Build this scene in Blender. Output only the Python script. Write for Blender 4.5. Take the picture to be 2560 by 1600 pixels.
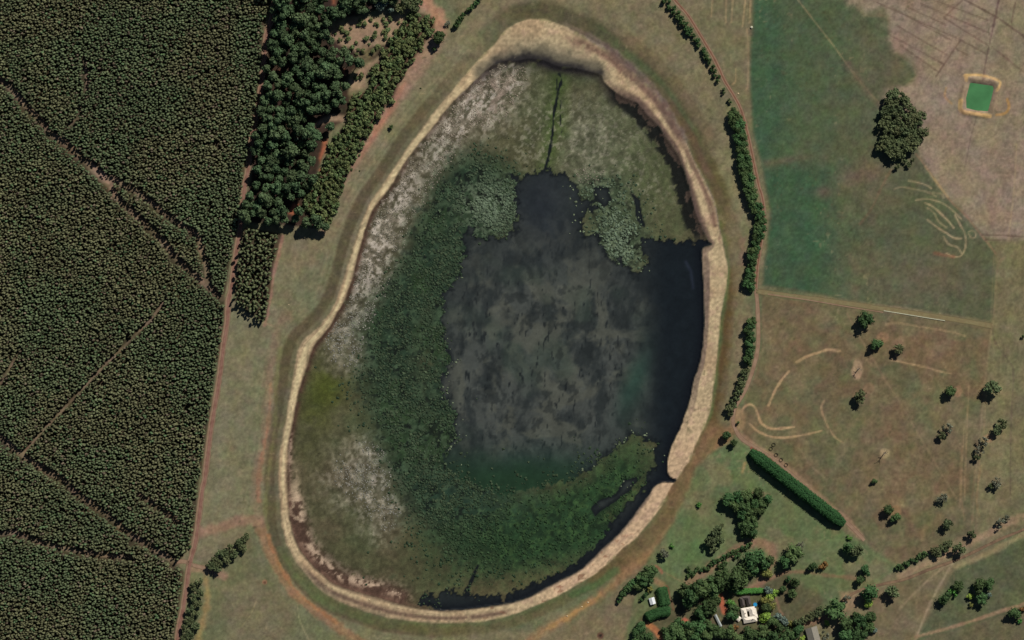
# Aerial view of a shallow reedy lake between a tree plantation and grazing paddocks.
import bpy, math, random
import numpy as np
from mathutils import Vector

for _o in list(bpy.data.objects):
    bpy.data.objects.remove(_o)
sc = bpy.context.scene
COL = sc.collection
random.seed(7)
RNG = np.random.RandomState(11)

# ---------------------------------------------------------------- camera, sky, sun, exposure
S = 0.6                                   # metres per survey unit; the survey grid is 2560 x 1600 units
CAM_H = 5200.0
cam = bpy.data.cameras.new('camera')
cam.sensor_fit = 'HORIZONTAL'
cam.sensor_width = 36.0
cam.lens = 36.0 * CAM_H / (2560 * S)
cam.clip_start = 50.0
cam.clip_end = 40000.0
cam_o = bpy.data.objects.new('camera', cam)
COL.objects.link(cam_o)
cam_o.location = (0, 0, CAM_H)
sc.camera = cam_o

SUN_EL = math.radians(40)
SUN_X, SUN_Y = 0.58, 0.815
world = bpy.data.worlds.new('World')
sc.world = world
world.use_nodes = True
_nt = world.node_tree
_sky = _nt.nodes.new('ShaderNodeTexSky')
_sky.sky_type = 'NISHITA'
_sky.sun_disc = False
_sky.air_density = 0.6                   # clear, dry air: a deep sky and hard shadows
_sky.dust_density = 0.2
_sky.sun_elevation = SUN_EL
_sky.sun_rotation = math.atan2(SUN_X, SUN_Y)
_nt.links.new(_sky.outputs[0], _nt.nodes['Background'].inputs[0])
_nt.nodes['Background'].inputs[1].default_value = 0.05
_sl = bpy.data.lights.new('sun', 'SUN')
_sl.energy = 5.0
_sl.angle = math.radians(0.5)
_sl.color = (1.0, 0.955, 0.885)
_so = bpy.data.objects.new('sun', _sl)
COL.objects.link(_so)
_so.location = (300, 400, 600)
_so.rotation_euler = (-Vector((SUN_X * math.cos(SUN_EL), SUN_Y * math.cos(SUN_EL), math.sin(SUN_EL)))).to_track_quat('-Z', 'Y').to_euler()
sc.view_settings.view_transform = 'Standard'
sc.view_settings.look = 'None'
sc.view_settings.exposure = -0.18
sc.view_settings.gamma = 1.0
sc.view_settings.use_curve_mapping = False


# ---------------------------------------------------------------- helpers: colour, noise, plan geometry
def lin(c):
    c = np.clip(np.asarray(c, dtype=np.float64) / 255.0, 0, 1)
    return np.where(c <= 0.04045, c / 12.92, ((c + 0.055) / 1.055) ** 2.4)


def wx(x):
    return (x - 1280.0) * S


def wy(y):
    return (800.0 - y) * S


_tabs = {}


def vnoise(x, y, seed):
    if seed not in _tabs:
        _tabs[seed] = np.random.RandomState(seed).rand(256, 256).astype(np.float32)
    t = _tabs[seed]
    x0 = np.floor(x)
    y0 = np.floor(y)
    fx = (x - x0).astype(np.float32)
    fy = (y - y0).astype(np.float32)
    xi = x0.astype(np.int64) & 255
    yi = y0.astype(np.int64) & 255
    x1 = (xi + 1) & 255
    y1 = (yi + 1) & 255
    fx = fx * fx * (3 - 2 * fx)
    fy = fy * fy * (3 - 2 * fy)
    a = t[yi, xi] * (1 - fx) + t[yi, x1] * fx
    b = t[y1, xi] * (1 - fx) + t[y1, x1] * fx
    return a * (1 - fy) + b * fy


def fbm(x, y, size, octaves=4, seed=0, gain=0.55):
    r = 0.0
    amp = 1.0
    tot = 0.0
    f = 1.0 / size
    for k in range(octaves):
        r = r + amp * vnoise(x * f + 17.3 * k, y * f + 5.1 * k, seed * 13 + k)
        tot += amp
        amp *= gain
        f *= 2.03
    return r / tot                        # 0..1, mean 0.5


def sst(a, b, v):
    t = np.clip((v - a) / (b - a), 0, 1)
    return t * t * (3 - 2 * t)


def smooth_poly(p, closed=True, n=6):
    """Catmull-Rom through the points."""
    p = np.asarray(p, float)
    m = len(p)
    out = []
    for i in range(m if closed else m - 1):
        if closed:
            a, b, c, d = p[(i - 1) % m], p[i], p[(i + 1) % m], p[(i + 2) % m]
        else:
            a, b, c, d = p[max(i - 1, 0)], p[i], p[i + 1], p[min(i + 2, m - 1)]
        for k in range(n):
            t = k / n
            out.append(0.5 * ((2 * b) + (-a + c) * t + (2 * a - 5 * b + 4 * c - d) * t * t + (-a + 3 * b - 3 * c + d) * t ** 3))
    if not closed:
        out.append(p[-1])
    return np.array(out)


FAR = 1.0e4


def sdf(poly, x, y, margin=160.0):
    """Signed distance, positive inside."""
    p = np.asarray(poly, float)
    shp = x.shape
    x = x.ravel()
    y = y.ravel()
    res = np.full(x.shape, -FAR, np.float32)
    sel = np.nonzero((x > p[:, 0].min() - margin) & (x < p[:, 0].max() + margin) & (y > p[:, 1].min() - margin) & (y < p[:, 1].max() + margin))[0]
    if len(sel):
        px = x[sel].astype(np.float32)
        py = y[sel].astype(np.float32)
        d2 = np.full(px.shape, 1e12, np.float32)
        ins = np.zeros(px.shape, bool)
        n = len(p)
        for i in range(n):
            ax, ay = p[i]
            bx, by = p[(i + 1) % n]
            ex, ey = bx - ax, by - ay
            q = ex * ex + ey * ey
            if q < 1e-9:
                continue
            t = np.clip(((px - ax) * ex + (py - ay) * ey) / q, 0, 1)
            ddx = px - ax - t * ex
            ddy = py - ay - t * ey
            np.minimum(d2, ddx * ddx + ddy * ddy, out=d2)
            if ay != by:
                c = ((ay > py) != (by > py)) & (px < ex * (py - ay) / ey + ax)
                ins ^= c
        d = np.sqrt(d2)
        res[sel] = np.where(ins, d, -d)
    return res.reshape(shp)


def ldist(line, x, y, margin=60.0):
    """Distance to an open polyline (FAR where beyond the margin)."""
    p = np.asarray(line, float)
    shp = x.shape
    x = x.ravel()
    y = y.ravel()
    res = np.full(x.shape, FAR, np.float32)
    sel = np.nonzero((x > p[:, 0].min() - margin) & (x < p[:, 0].max() + margin) & (y > p[:, 1].min() - margin) & (y < p[:, 1].max() + margin))[0]
    if len(sel):
        px = x[sel].astype(np.float32)
        py = y[sel].astype(np.float32)
        d2 = np.full(px.shape, 1e12, np.float32)
        for i in range(len(p) - 1):
            ax, ay = p[i]
            ex, ey = p[i + 1][0] - ax, p[i + 1][1] - ay
            q = ex * ex + ey * ey + 1e-9
            t = np.clip(((px - ax) * ex + (py - ay) * ey) / q, 0, 1)
            ddx = px - ax - t * ex
            ddy = py - ay - t * ey
            np.minimum(d2, ddx * ddx + ddy * ddy, out=d2)
        res[sel] = np.sqrt(d2)
    return res.reshape(shp)


def tl(ox, oy, k, pts):
    """Survey notes taken on an enlarged sheet -> survey units."""
    return [(ox + a / k, oy + b / k) for a, b in pts]


K1 = 3.78
K2 = 3.183


def blob(x, y, cx, cy, rx, ry, rot=0.0):
    c, s = math.cos(math.radians(rot)), math.sin(math.radians(rot))
    u = ((x - cx) * c + (y - cy) * s) / rx
    v = (-(x - cx) * s + (y - cy) * c) / ry
    return np.exp(-(u * u + v * v))


# ---------------------------------------------------------------- survey: outlines
SAND_OUT = smooth_poly([
    (1340, 48), (1306, 52), (1277, 66), (1253, 87), (1235, 111), (1208, 137), (1169, 180), (1129, 228), (1089, 275), (1055, 320),
    (1023, 362), (995, 404), (970, 440), (941, 482), (920, 516), (904, 553), (891, 593), (880, 625), (867, 665), (857, 704),
    (843, 744), (825, 781), (783, 829), (757, 850), (743, 882), (735, 919), (730, 959), (722, 998), (714, 1051), (706, 1091),
    (698, 1144), (695, 1200), (699, 1253), (704, 1311), (716, 1359), (738, 1401), (768, 1440), (794, 1468), (820, 1488), (855, 1506),
    (904, 1525), (957, 1541), (1010, 1550), (1076, 1556), (1142, 1557), (1200, 1554), (1240, 1547), (1293, 1533), (1345, 1512),
    (1398, 1488), (1451, 1457), (1491, 1433), (1525, 1404), (1557, 1372), (1592, 1343), (1623, 1306), (1650, 1271), (1666, 1240),
    (1682, 1212), (1700, 1187), (1724, 1152), (1737, 1117), (1755, 1078), (1772, 1038), (1779, 1006), (1783, 972), (1790, 919),
    (1795, 866), (1801, 800), (1811, 744), (1816, 712), (1819, 667), (1814, 638), (1806, 598), (1798, 564), (1793, 532), (1782, 493),
    (1763, 453), (1735, 400), (1716, 354), (1689, 312), (1663, 267), (1637, 233), (1610, 206), (1570, 169), (1536, 138), (1504, 114),
    (1465, 90), (1425, 71), (1401, 62), (1372, 52)], True, 4)
SAND_IN = smooth_poly([
    (1319, 146), (1293, 151), (1262, 152), (1240, 160), (1216, 174), (1200, 190), (1182, 206), (1153, 235), (1121, 267), (1089, 310),
    (1055, 352), (1021, 394), (992, 442), (970, 477), (941, 511), (923, 548), (910, 585), (899, 625), (888, 665), (878, 704),
    (862, 749), (838, 792), (817, 826), (788, 861), (775, 890), (764, 927), (751, 964), (743, 1001), (735, 1038), (727, 1080),
    (720, 1131), (717, 1200), (722, 1279), (730, 1327), (748, 1372), (780, 1414), (806, 1438), (838, 1462), (891, 1480), (944, 1494),
    (997, 1510), (1050, 1521), (1103, 1527), (1156, 1525), (1208, 1518), (1279, 1507), (1332, 1488), (1385, 1459), (1438, 1433),
    (1470, 1409), (1504, 1375), (1536, 1346), (1565, 1314), (1592, 1279), (1618, 1245), (1634, 1220), (1655, 1207), (1684, 1207),
    (1690, 1199), (1678, 1194), (1669, 1178), (1671, 1144), (1681, 1112), (1697, 1078), (1713, 1038), (1726, 998), (1734, 953),
    (1750, 906), (1758, 853), (1761, 800), (1759, 720), (1756, 665), (1756, 622), (1779, 611), (1770, 602), (1758, 577), (1745, 545),
    (1732, 506), (1719, 453), (1701, 400), (1684, 370), (1663, 341), (1644, 312), (1623, 291), (1605, 270), (1592, 256), (1562, 244),
    (1539, 230), (1512, 206), (1502, 187), (1478, 180), (1438, 170), (1393, 164), (1359, 150)], True, 4)
OPEN_WATER = [
    (1365, 424), (1340, 430), (1279, 444), (1290, 479), (1287, 527), (1300, 548), (1279, 582), (1240, 595), (1200, 598), (1177, 574), (1150, 595),
    (1163, 627), (1150, 675), (1126, 712), (1106, 725), (1103, 800), (1106, 874), (1130, 900), (1108, 943), (1097, 975), (1104, 1001),
    (1133, 1033), (1133, 1086), (1112, 1141), (1122, 1185), (1190, 1212), (1270, 1236), (1376, 1214), (1480, 1172), (1577, 1088), (1640, 1110),
    (1640, 1165), (1614, 1190), (1612, 1212), (1590, 1245), (1560, 1262), (1538, 1300), (1520, 1325), (1500, 1356), (1438, 1406), (1385, 1438),
    (1306, 1470), (1250, 1492), (1200, 1492), (1120, 1478), (1060, 1490), (1050, 1505), (1103, 1540), (1208, 1535), (1345, 1502), (1470, 1425), (1560, 1335),
    (1640, 1240), (1700, 1210), (1684, 1170), (1720, 1060), (1760, 950), (1775, 800), (1772, 640), (1790, 610), (1740, 598), (1689, 601),
    (1650, 592), (1622, 588), (1600, 600), (1612, 654), (1592, 684), (1565, 663), (1544, 649), (1517, 633), (1505, 601), (1502, 585), (1457, 581),
    (1459, 548), (1486, 516), (1451, 488), (1425, 450), (1412, 426)]
POOLS = [
    [(1573, 479), (1590, 487), (1602, 500), (1604, 537), (1612, 569), (1594, 558), (1587, 530), (1583, 505)],
    [(1478, 1271), (1499, 1248), (1539, 1236), (1560, 1200), (1600, 1195), (1570, 1230), (1533, 1258), (1504, 1277), (1488, 1290)],
    [(1161, 1478), (1175, 1448), (1192, 1411), (1198, 1414), (1186, 1446), (1172, 1480)],
    [(1480, 466), (1520, 470), (1530, 500), (1512, 520), (1490, 500)]]
CHANNEL = tl(1200, 0, K1, [(745, 700), (770, 760), (735, 870), (722, 960), (700, 1060), (690, 1180), (672, 1350), (640, 1512), (610, 1600)])
CHANNEL2 = tl(1200, 0, K1, [(730, 740), (722, 900), (765, 960), (755, 1060), (770, 1250)])
TRACK_MAIN = [(690, -60), (683, 20), (677, 53), (666, 85), (661, 138), (650, 230), (629, 344), (624, 376), (619, 426), (611, 469), (600, 569), (593, 612), (585, 665),
              (577, 725), (570, 752), (568, 800), (558, 866), (548, 945), (537, 1012), (526, 1078), (518, 1144), (511, 1200), (505, 1226),
              (495, 1306), (487, 1359), (476, 1401), (471, 1425), (466, 1465), (458, 1517), (447, 1570), (436, 1660)]
TRACK_EAST = [(1672, -60), (1687, 0), (1719, 37), (1750, 87), (1779, 135), (1798, 172), (1811, 201), (1835, 240), (1853, 276), (1869, 333), (1885, 408),
              (1897, 465), (1905, 490), (1910, 526), (1908, 576), (1901, 620), (1894, 667), (1890, 720), (1893, 755), (1896, 824), (1894, 874),
              (1885, 915), (1869, 962), (1853, 994), (1838, 1019), (1833, 1056), (1850, 1092), (1879, 1114), (1926, 1144), (1988, 1195),
              (2036, 1238), (2073, 1270), (2114, 1303), (2161, 1351)]
LANE = [(1890, 728), (1960, 738), (2114, 758), (2208, 772), (2365, 795), (2480, 815)]
LINE_NE = [(1985, -20), (1995, 0), (2036, 53), (2083, 113), (2130, 179), (2177, 236), (2210, 268)]
LINE_NE2 = [(2290, 385), (2318, 421), (2347, 463), (2378, 504), (2416, 541), (2453, 588), (2469, 607), (2500, 648)]
ROAD_SE = [(2620, 1290), (2560, 1323), (2500, 1348), (2430, 1382), (2385, 1402), (2320, 1425), (2262, 1448), (2200, 1462), (2140, 1480), (2100, 1508), (2060, 1545), (2030, 1562)]
PLANT_BIG = [(-420, -300), (684, -300), (676, 0), (660, 66), (654, 132), (649, 212), (640, 278), (626, 357), (612, 413), (601, 519), (590, 585), (574, 665),
             (563, 731), (560, 800), (549, 879), (535, 959), (525, 1025), (513, 1104), (503, 1184), (497, 1205), (489, 1279), (484, 1332),
             (471, 1369), (452, 1398), (436, 1404), (458, 1430), (455, 1465), (446, 1531), (434, 1600), (420, 1900), (-420, 1900)]
PLANT_SMALL = [(611, 570), (706, 584), (700, 601), (683, 665), (675, 731), (664, 800), (652, 806), (618, 779), (584, 750), (588, 720), (596, 651), (606, 590)]
GAPS = [  # fire breaks: (points, width)
    ([(-60, 150), (0, 201), (24, 217), (53, 251), (87, 286), (114, 317), (127, 336), (164, 357), (198, 392), (225, 413), (265, 450)], 16),
    ([(225, 413), (250, 436), (272, 458)], 24),
    ([(272, 458), (285, 482), (317, 519), (370, 564), (407, 601), (444, 649), (484, 684), (519, 715), (556, 745)], 16),
    ([(280, 445), (304, 459), (352, 486), (397, 522), (450, 560), (495, 588), (503, 627), (516, 664), (522, 712)], 14),
    ([(418, 744), (376, 800), (331, 845), (251, 924), (172, 1009), (106, 1078), (56, 1136)], 5),
    ([(-60, 1040), (0, 1090), (40, 1124), (74, 1150), (119, 1178), (159, 1199), (185, 1228), (238, 1265), (280, 1297), (331, 1337), (384, 1371), (440, 1407)], 15),
    ([(-60, 1336), (0, 1334), (37, 1332), (106, 1357), (169, 1373), (238, 1385), (325, 1393)], 12),
    ([(349, 1237), (384, 1259), (413, 1280), (450, 1308)], 11),
    ([(209, 148), (217, 190), (217, 225)], 8), ([(201, 268), (195, 295), (169, 316)], 7),
    ([(46, 885), (0, 959), (-40, 1010)], 7)]
WOOD = tl(600, 0, K1, [(270, -120), (300, 60), (300, 200), (260, 400), (225, 700), (205, 900), (160, 1200), (115, 1400), (100, 1712), (60, 1860), (50, 2080), (300, 2110), (520, 2130),
                       (760, 2140), (740, 2040), (600, 1930), (640, 1800), (730, 1640), (800, 1400), (850, 1230), (1010, 1100), (1040, 940), (1020, 880), (1040, 700), (1180, 600), (1330, 520),
                       (1400, 420), (1260, 400), (1130, 330), (1000, 420), (900, 340), (830, 270), (900, 190), (1080, 150), (1290, 90), (1480, 20), (1480, -120)])
STRIP = [(1023, 34), (1060, 36), (1084, 47), (1084, 69), (1050, 124), (1005, 190), (981, 251), (952, 278), (917, 339), (891, 384), (875, 421), (851, 479),
         (843, 511), (827, 551), (812, 562), (785, 538), (762, 514), (772, 453), (814, 418), (820, 374), (867, 306), (878, 240), (922, 226), (925, 172), (952, 147), (970, 111), (1010, 66)]
CLEARINGS = [  # bare soil openings in the woodland
    [(822, 88), (838, 60), (880, 48), (930, 45), (1000, 38), (1015, 60), (1000, 90), (970, 112), (935, 118), (900, 140), (870, 118), (845, 108)],
    [(873, 232), (880, 190), (910, 160), (950, 140), (950, 150), (922, 178), (918, 222)],
    [(795, 398), (805, 350), (818, 345), (818, 372), (800, 410)], [(720, 535), (732, 508), (745, 512), (735, 540)], [(690, 178), (706, 172), (704, 190)],
    [(780, 312), (820, 290), (866, 288), (866, 300), (815, 306), (790, 320)], [(850, 178), (862, 172), (862, 186)], [(824, -20), (842, -20), (842, 16), (828, 14)], [(790, 425), (812, 415), (806, 432)]]
DAM = [(2425, 206), (2482, 214), (2485, 221), (2478, 250), (2470, 278), (2440, 276), (2416, 270), (2415, 245)]
FIELD_N = [(1888, -200), (1880, 60), (1873, 130), (1873, 230), (1882, 330), (1906, 430), (1924, 530), (1915, 620), (1903, 716), (2114, 747), (2290, 772), (2480, 803), (2486, 760), (2492, 683),
           (2497, 650), (2469, 610), (2416, 545), (2347, 466), (2300, 396), (2290, 280), (2240, 225), (2210, 262), (2290, 188), (2278, 160), (2240, 132), (2221, 85), (2218, 41), (2161, 41), (2110, -20), (2080, -200)]
BARE_NE = [(2080, -200), (2115, -10), (2161, 41), (2205, 26), (2218, 41), (2221, 85), (2240, 132), (2278, 160), (2290, 188), (2270, 215), (2186, 226), (2210, 262), (2300, 396), (2347, 463),
           (2416, 541), (2460, 590), (2520, 600), (2700, 595), (2700, -200)]
PADDOCK_SE = [(1906, 736), (1960, 745), (2114, 768), (2290, 792), (2476, 822), (2466, 950), (2452, 1040), (2440, 1330), (2378, 1356), (2246, 1410), (2200, 1385), (2160, 1345), (2114, 1297),
              (1988, 1188), (1926, 1138), (1866, 1102), (1850, 1070), (1862, 1000), (1890, 930), (1905, 870), (1902, 790)]
GARDEN = [(1740, 1170), (1800, 1120), (1840, 1098), (1876, 1124), (2098, 1318), (2160, 1360), (2246, 1418), (2200, 1450), (2120, 1480), (2060, 1530), (2000, 1620), (1560, 1620), (1580, 1520), (1600, 1430), (1660, 1340), (1710, 1260)]

# ---------------------------------------------------------------- terrain grid
STEP = 3.0
fx = np.arange(-24, 2584 + STEP, STEP)
fy = np.arange(-24, 1624 + STEP, STEP)
out = np.array([6, 14, 26, 45, 75, 120, 190, 300, 480, 760, 1200, 1900, 3000, 4800, 7600, 12000], float)
gx = np.concatenate([fx[0] - out[::-1], fx, fx[-1] + out])
gy = np.concatenate([fy[0] - out[::-1], fy, fy[-1] + out])
X, Y = np.meshgrid(gx, gy)
NX, NY = len(gx), len(gy)


def lerp(C, c, m):
    c = np.asarray(c, float)
    return C + (c - C) * m[..., None]


def shore(x, y):
    return sdf(SAND_OUT, x, y, 130), sdf(SAND_IN, x, y, 130)


d_out, d_in = shore(X, Y)
n_big = fbm(X, Y, 220, 4, 1)
n_mid = fbm(X, Y, 60, 4, 2)
n_fine = fbm(X, Y, 16, 3, 3)
n_grit = fbm(X, Y, 6, 2, 4)

# relief: shore ridge, lake bed, gentle swells, farm dam bank
in_sand = (d_out > 0) & (d_in < 0)
t_s = np.clip(d_out / np.maximum(d_out - d_in, 1e-3), 0, 1)
Z = (n_big - 0.5) * 1.6 + (n_mid - 0.5) * 0.5
Z *= sst(0, 60, -d_out)
Z = Z - 0.55 * np.exp(-((-d_out - 26) / 16.0) ** 2) * (d_out < 0)
Z = np.where(in_sand, 0.28 * np.sin(np.pi * t_s) + 0.25 * (n_mid - 0.5), Z)
ins = d_in > 0
WATER_Z = -1.5
Z = np.where(ins, -1.35 * sst(0, 9, d_in) + 0.12 * (n_mid - .5), Z)
d_dam = sdf(DAM, X, Y, 60)
Z += 2.0 * np.exp(-((-d_dam - 11) / 6.0) ** 2) * (d_dam < 0)
Z = np.where(d_dam > -3, Z - 2.2 * sst(-3, 4, d_dam), Z)


# ---------------------------------------------------------------- lake surface: zones and colours
PALE_BAND = [(1255, 190), (1180, 250), (1110, 330), (1040, 430), (985, 530), (945, 620), (915, 700), (885, 790), (868, 860)]
GREEN_BAND = [(1180, 470), (1130, 560), (1090, 640), (1030, 740), (985, 830), (985, 930), (1010, 1030), (1040, 1130), (1090, 1240), (1170, 1310)]


def lake_zones(x, y):
    z = {}
    w1 = fbm(x, y, 42, 4, 21) - 0.5
    w2 = fbm(x, y, 14, 3, 22) - 0.5
    dw = sdf(OPEN_WATER, x, y, 60) + 16 * w1 + 30 * w2 + 16 * (fbm(x, y, 6, 2, 23) - .5)
    for p in POOLS:
        dw = np.maximum(dw, sdf(p, x, y, 30) + 8 * w1 + 8 * w2)
    ch = ldist(smooth_poly(CHANNEL, False, 4), x, y, 30)
    ch2 = ldist(smooth_poly(CHANNEL2, False, 4), x, y, 30)
    dw = np.maximum(dw, 2.6 + 6 * w2 - ch)
    dw = np.maximum(dw, 0.9 + 7 * w2 - ch2)
    z['water'] = dw
    pb = ldist(smooth_poly(PALE_BAND, False, 4), x, y, 200)
    gb = ldist(smooth_poly(GREEN_BAND, False, 4), x, y, 260)
    wn_ = np.exp(-(np.clip(-dw, 0, 400) / 60.0) ** 2) * sst(1260, 1180, x) * sst(400, 450, y) * sst(1330, 1230, y)
    z['pale'] = np.clip(np.exp(-(pb / 62.0) ** 2) + 0.95 * blob(x, y, 905, 1180, 75, 85, 35) + 0.7 * blob(x, y, 965, 1290, 45, 60, 30)
                        + 0.35 * blob(x, y, 1500, 330, 120, 110) + 0.45 * blob(x, y, 1230, 260, 60, 70) + .45 * blob(x, y, 1470, 440, 60, 35), 0, 1)
    z['green'] = np.clip(np.maximum(np.exp(-(gb / 82.0) ** 2) * 1.1, wn_) + 0.9 * blob(x, y, 1215, 515, 90, 75), 0, 1)
    z['south'] = np.clip(1.15 * blob(x, y, 1330, 1340, 210, 95, -12) + 0.8 * blob(x, y, 1500, 1270, 100, 80) + .7 * blob(x, y, 1570, 1180, 70, 70), 0, 1)
    z['greyclump'] = np.clip(1.3 * blob(x, y, 1550, 595, 64, 78, -20) + 1.1 * blob(x, y, 1225, 515, 75, 70) + 0.9 * blob(x, y, 1500, 475, 70, 44), 0, 1)
    z['chan'] = np.exp(-(np.minimum(ch, ch2 + 4) / 22.0) ** 2)
    z['neolive'] = blob(x, y, 1600, 420, 190, 220)
    z['oliv'] = np.clip(blob(x, y, 820, 960, 48, 85, 8) + .4 * blob(x, y, 770, 1060, 40, 90), 0, 1)
    return z


def lake_colour(x, y, di, z):
    n1 = fbm(x, y, 70, 4, 31)
    n2 = fbm(x, y, 18, 4, 32)
    n3 = fbm(x, y, 7, 2, 33)
    C = np.zeros(x.shape + (3,)) + np.array((74, 73, 51))
    C = lerp(C, (86, 76, 58), sst(.45, .75, n1) * .6)
    C = lerp(C, (64, 74, 48), sst(.45, .75, fbm(x, y, 90, 3, 36)) * .6)
    C = lerp(C, (80, 86, 60), np.clip(z['neolive'], 0, 1) * .75)
    C = lerp(C, (74, 82, 64), blob(x, y, 1480, 370, 110, 110) * .5)
    C = lerp(C, (128, 120, 105), np.clip(z['pale'] * (0.3 + .6 * sst(.35, .65, n2)) * (.3 + 1.4 * n3), 0, 1))
    C = lerp(C, (66, 74, 28), z['oliv'] * sst(.3, .6, n1) * .85)
    C = lerp(C, (62, 80, 38), z['chan'] * .75)
    gn = np.clip(z['green'] * 1.3 - .12 + .5 * (n2 - .5) + .5 * (n1 - .5), 0, 1)
    C = lerp(C, (35, 50, 37), gn)
    C = lerp(C, (44, 62, 34), z['green'] * sst(.45, .7, n1) * .6)
    C = lerp(C, (36, 58, 35), np.clip(z['south'] * 1.2 - .1 + .5 * (n2 - .5), 0, 1))
    C = lerp(C, (34, 54, 44), np.clip(blob(x, y, 1200, 1240, 150, 60, 12), 0, 1) * .7)
    C = lerp(C, (86, 82, 54), np.clip(blob(x, y, 1250, 1475, 260, 34, -14), 0, 1) * .5)
    C = lerp(C, (60, 82, 52), z['greyclump'] * .4)
    C = lerp(C, (60, 66, 42), np.clip(1.3 * blob(x, y, 1590, 1235, 34, 44, 35) + blob(x, y, 1530, 1290, 26, 20), 0, 1) * .9)
    f1 = fbm(x, y, 11, 4, 37, .65)
    f2 = fbm(x, y, 15, 4, 38, .65)
    C = lerp(C, (162, 153, 140), np.clip(z['pale'] * 1.25, 0, 1) * (1 - gn) * sst(.48, .60, f1) * (.35 + .65 * sst(.35, .6, fbm(x, y, 45, 3, 39))))
    C = lerp(C, (62, 56, 46), np.clip(z['pale'], 0, 1) * (1 - gn) * sst(.52, .40, f1) * .45)
    C = lerp(C, (146, 128, 116), blob(x, y, 1225, 230, 60, 75) * sst(.48, .58, f2) * .7)
    C = lerp(C, (62, 78, 57), gn * sst(.47, .62, f1) * .75)
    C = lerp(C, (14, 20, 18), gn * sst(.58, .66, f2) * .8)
    gc = np.clip(z['greyclump'] * 1.3 - .15, 0, 1)
    C = lerp(C, (50, 62, 46), gc * .85)
    C = lerp(C, (112, 124, 102), gc * sst(.47, .60, f1) * .8)
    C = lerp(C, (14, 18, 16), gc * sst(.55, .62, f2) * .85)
    C = lerp(C, (58, 82, 46), np.clip(z['south'], 0, 1) * sst(.50, .62, f1) * .6)
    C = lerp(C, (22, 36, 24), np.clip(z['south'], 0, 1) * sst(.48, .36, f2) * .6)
    C = lerp(C, (64, 74, 46), z['neolive'] * sst(.45, .6, f1) * .5)
    C = lerp(C, (136, 132, 114), np.clip(blob(x, y, 1500, 350, 130, 110) + blob(x, y, 1330, 330, 90, 90) + .7 * blob(x, y, 1620, 470, 70, 70), 0, 1) * (1 - gn) * sst(.55, .66, fbm(x, y, 9, 4, 47, .65)) * .6)
    # mud rim under the bank
    rim = np.exp(-(np.clip(di, 0, 99) / 11.0) ** 2)
    west = sst(1150, 850, x)
    ne = blob(x, y, 1650, 330, 130, 200)
    C = lerp(C, (64, 47, 38), np.clip(rim * (0.5 + 0.6 * west) * sst(.15, .45, n2), 0, 1))
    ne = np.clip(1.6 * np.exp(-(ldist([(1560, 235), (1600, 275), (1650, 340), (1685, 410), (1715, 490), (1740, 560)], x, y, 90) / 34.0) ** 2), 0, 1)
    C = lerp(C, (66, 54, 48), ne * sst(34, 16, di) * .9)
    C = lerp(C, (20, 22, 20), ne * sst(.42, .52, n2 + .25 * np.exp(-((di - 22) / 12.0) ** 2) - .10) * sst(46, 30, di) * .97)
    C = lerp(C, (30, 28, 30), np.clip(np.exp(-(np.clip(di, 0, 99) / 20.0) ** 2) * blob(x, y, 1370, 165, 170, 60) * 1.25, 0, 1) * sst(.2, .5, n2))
    # dried scum and dark mud in the south-western corner
    sw = blob(x, y, 790, 1395, 95, 95) + blob(x, y, 900, 1470, 110, 40, 18)
    sw = np.clip(sw, 0, 1)
    sw = np.clip(1.5 * np.exp(-(ldist([(735, 1270), (760, 1340), (800, 1400), (850, 1440), (920, 1470), (990, 1490)], x, y, 120) / 34.0) ** 2), 0, 1)
    C = lerp(C, (80, 60, 50), sw * sst(60, 20, di + 30 * (n2 - .5)) * .95)
    C = lerp(C, (166, 144, 122), sw * sst(.44, .54, n2) * np.exp(-((di - 27) / 13.0) ** 2) * sst(.3, .5, n3) * .95)
    C = lerp(C, (120, 106, 92), sw * sst(.4, .6, n3) * np.exp(-((di - 46) / 16.0) ** 2) * .5)
    C = lerp(C, (164, 144, 120), blob(x, y, 738, 1255, 14, 80) * sst(.42, .52, n2) * .9)
    C = lerp(C, (150, 130, 112), blob(x, y, 726, 1130, 8, 70) * sst(.4, .6, n3) * .7)
    C = C * (0.74 + 0.42 * n2 + .35 * (n3 - .5) + .10)[..., None]
    # ---- water with submerged weed
    sx = x + 30 * (fbm(x, y, 110, 3, 40) - .5)
    sy = y + 30 * (fbm(x, y, 110, 3, 45) - .5)
    st = fbm(sx * 1.6, sy * 0.8, 40, 5, 41, .62)                # drawn-out wisps
    st2 = fbm(sx * 1.9, sy * 0.62, 15, 3, 42)
    W = np.zeros(x.shape + (3,)) + np.array((38, 43, 43))
    mid = np.clip(blob(x, y, 1400, 880, 250, 300) * 1.25 + .5 * blob(x, y, 1330, 1010, 190, 200) + .5 * blob(x, y, 1200, 880, 90, 200), 0, 1)
    mid = mid * sst(1690, 1590, x)
    W = lerp(W, (70, 74, 70), mid * (.25 + .75 * sst(.34, .62, st)))
    W = lerp(W, (84, 86, 76), mid * sst(.48, .66, fbm(x + 3 * (sx - x), y + 3 * (sy - y), 60, 5, 43, .6)) * .75)
    W = lerp(W, (56, 68, 58), mid * sst(.48, .7, fbm(x, y, 100, 3, 44)) * .45)
    W = lerp(W, (30, 34, 35), mid * sst(.70, .80, fbm(x * 2.4 + .2 * y, y * .75, 19, 3, 42)) * .8)
    W = lerp(W, (30, 34, 34), mid * sst(.60, .70, fbm(sx * 1.2, sy, 30, 4, 46)) * .45)
    W = lerp(W, (44, 68, 58), blob(x, y, 1590, 950, 26, 90, 25) * .75)
    W = lerp(W, (36, 60, 48), blob(x, y, 1280, 1190, 190, 60, -6) * .8)
    sb_ = sst(1110, 1215, y + 70 * (n1 - .5)) * sst(1490, 1400, x) * sst(1330, 1290, y)
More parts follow.
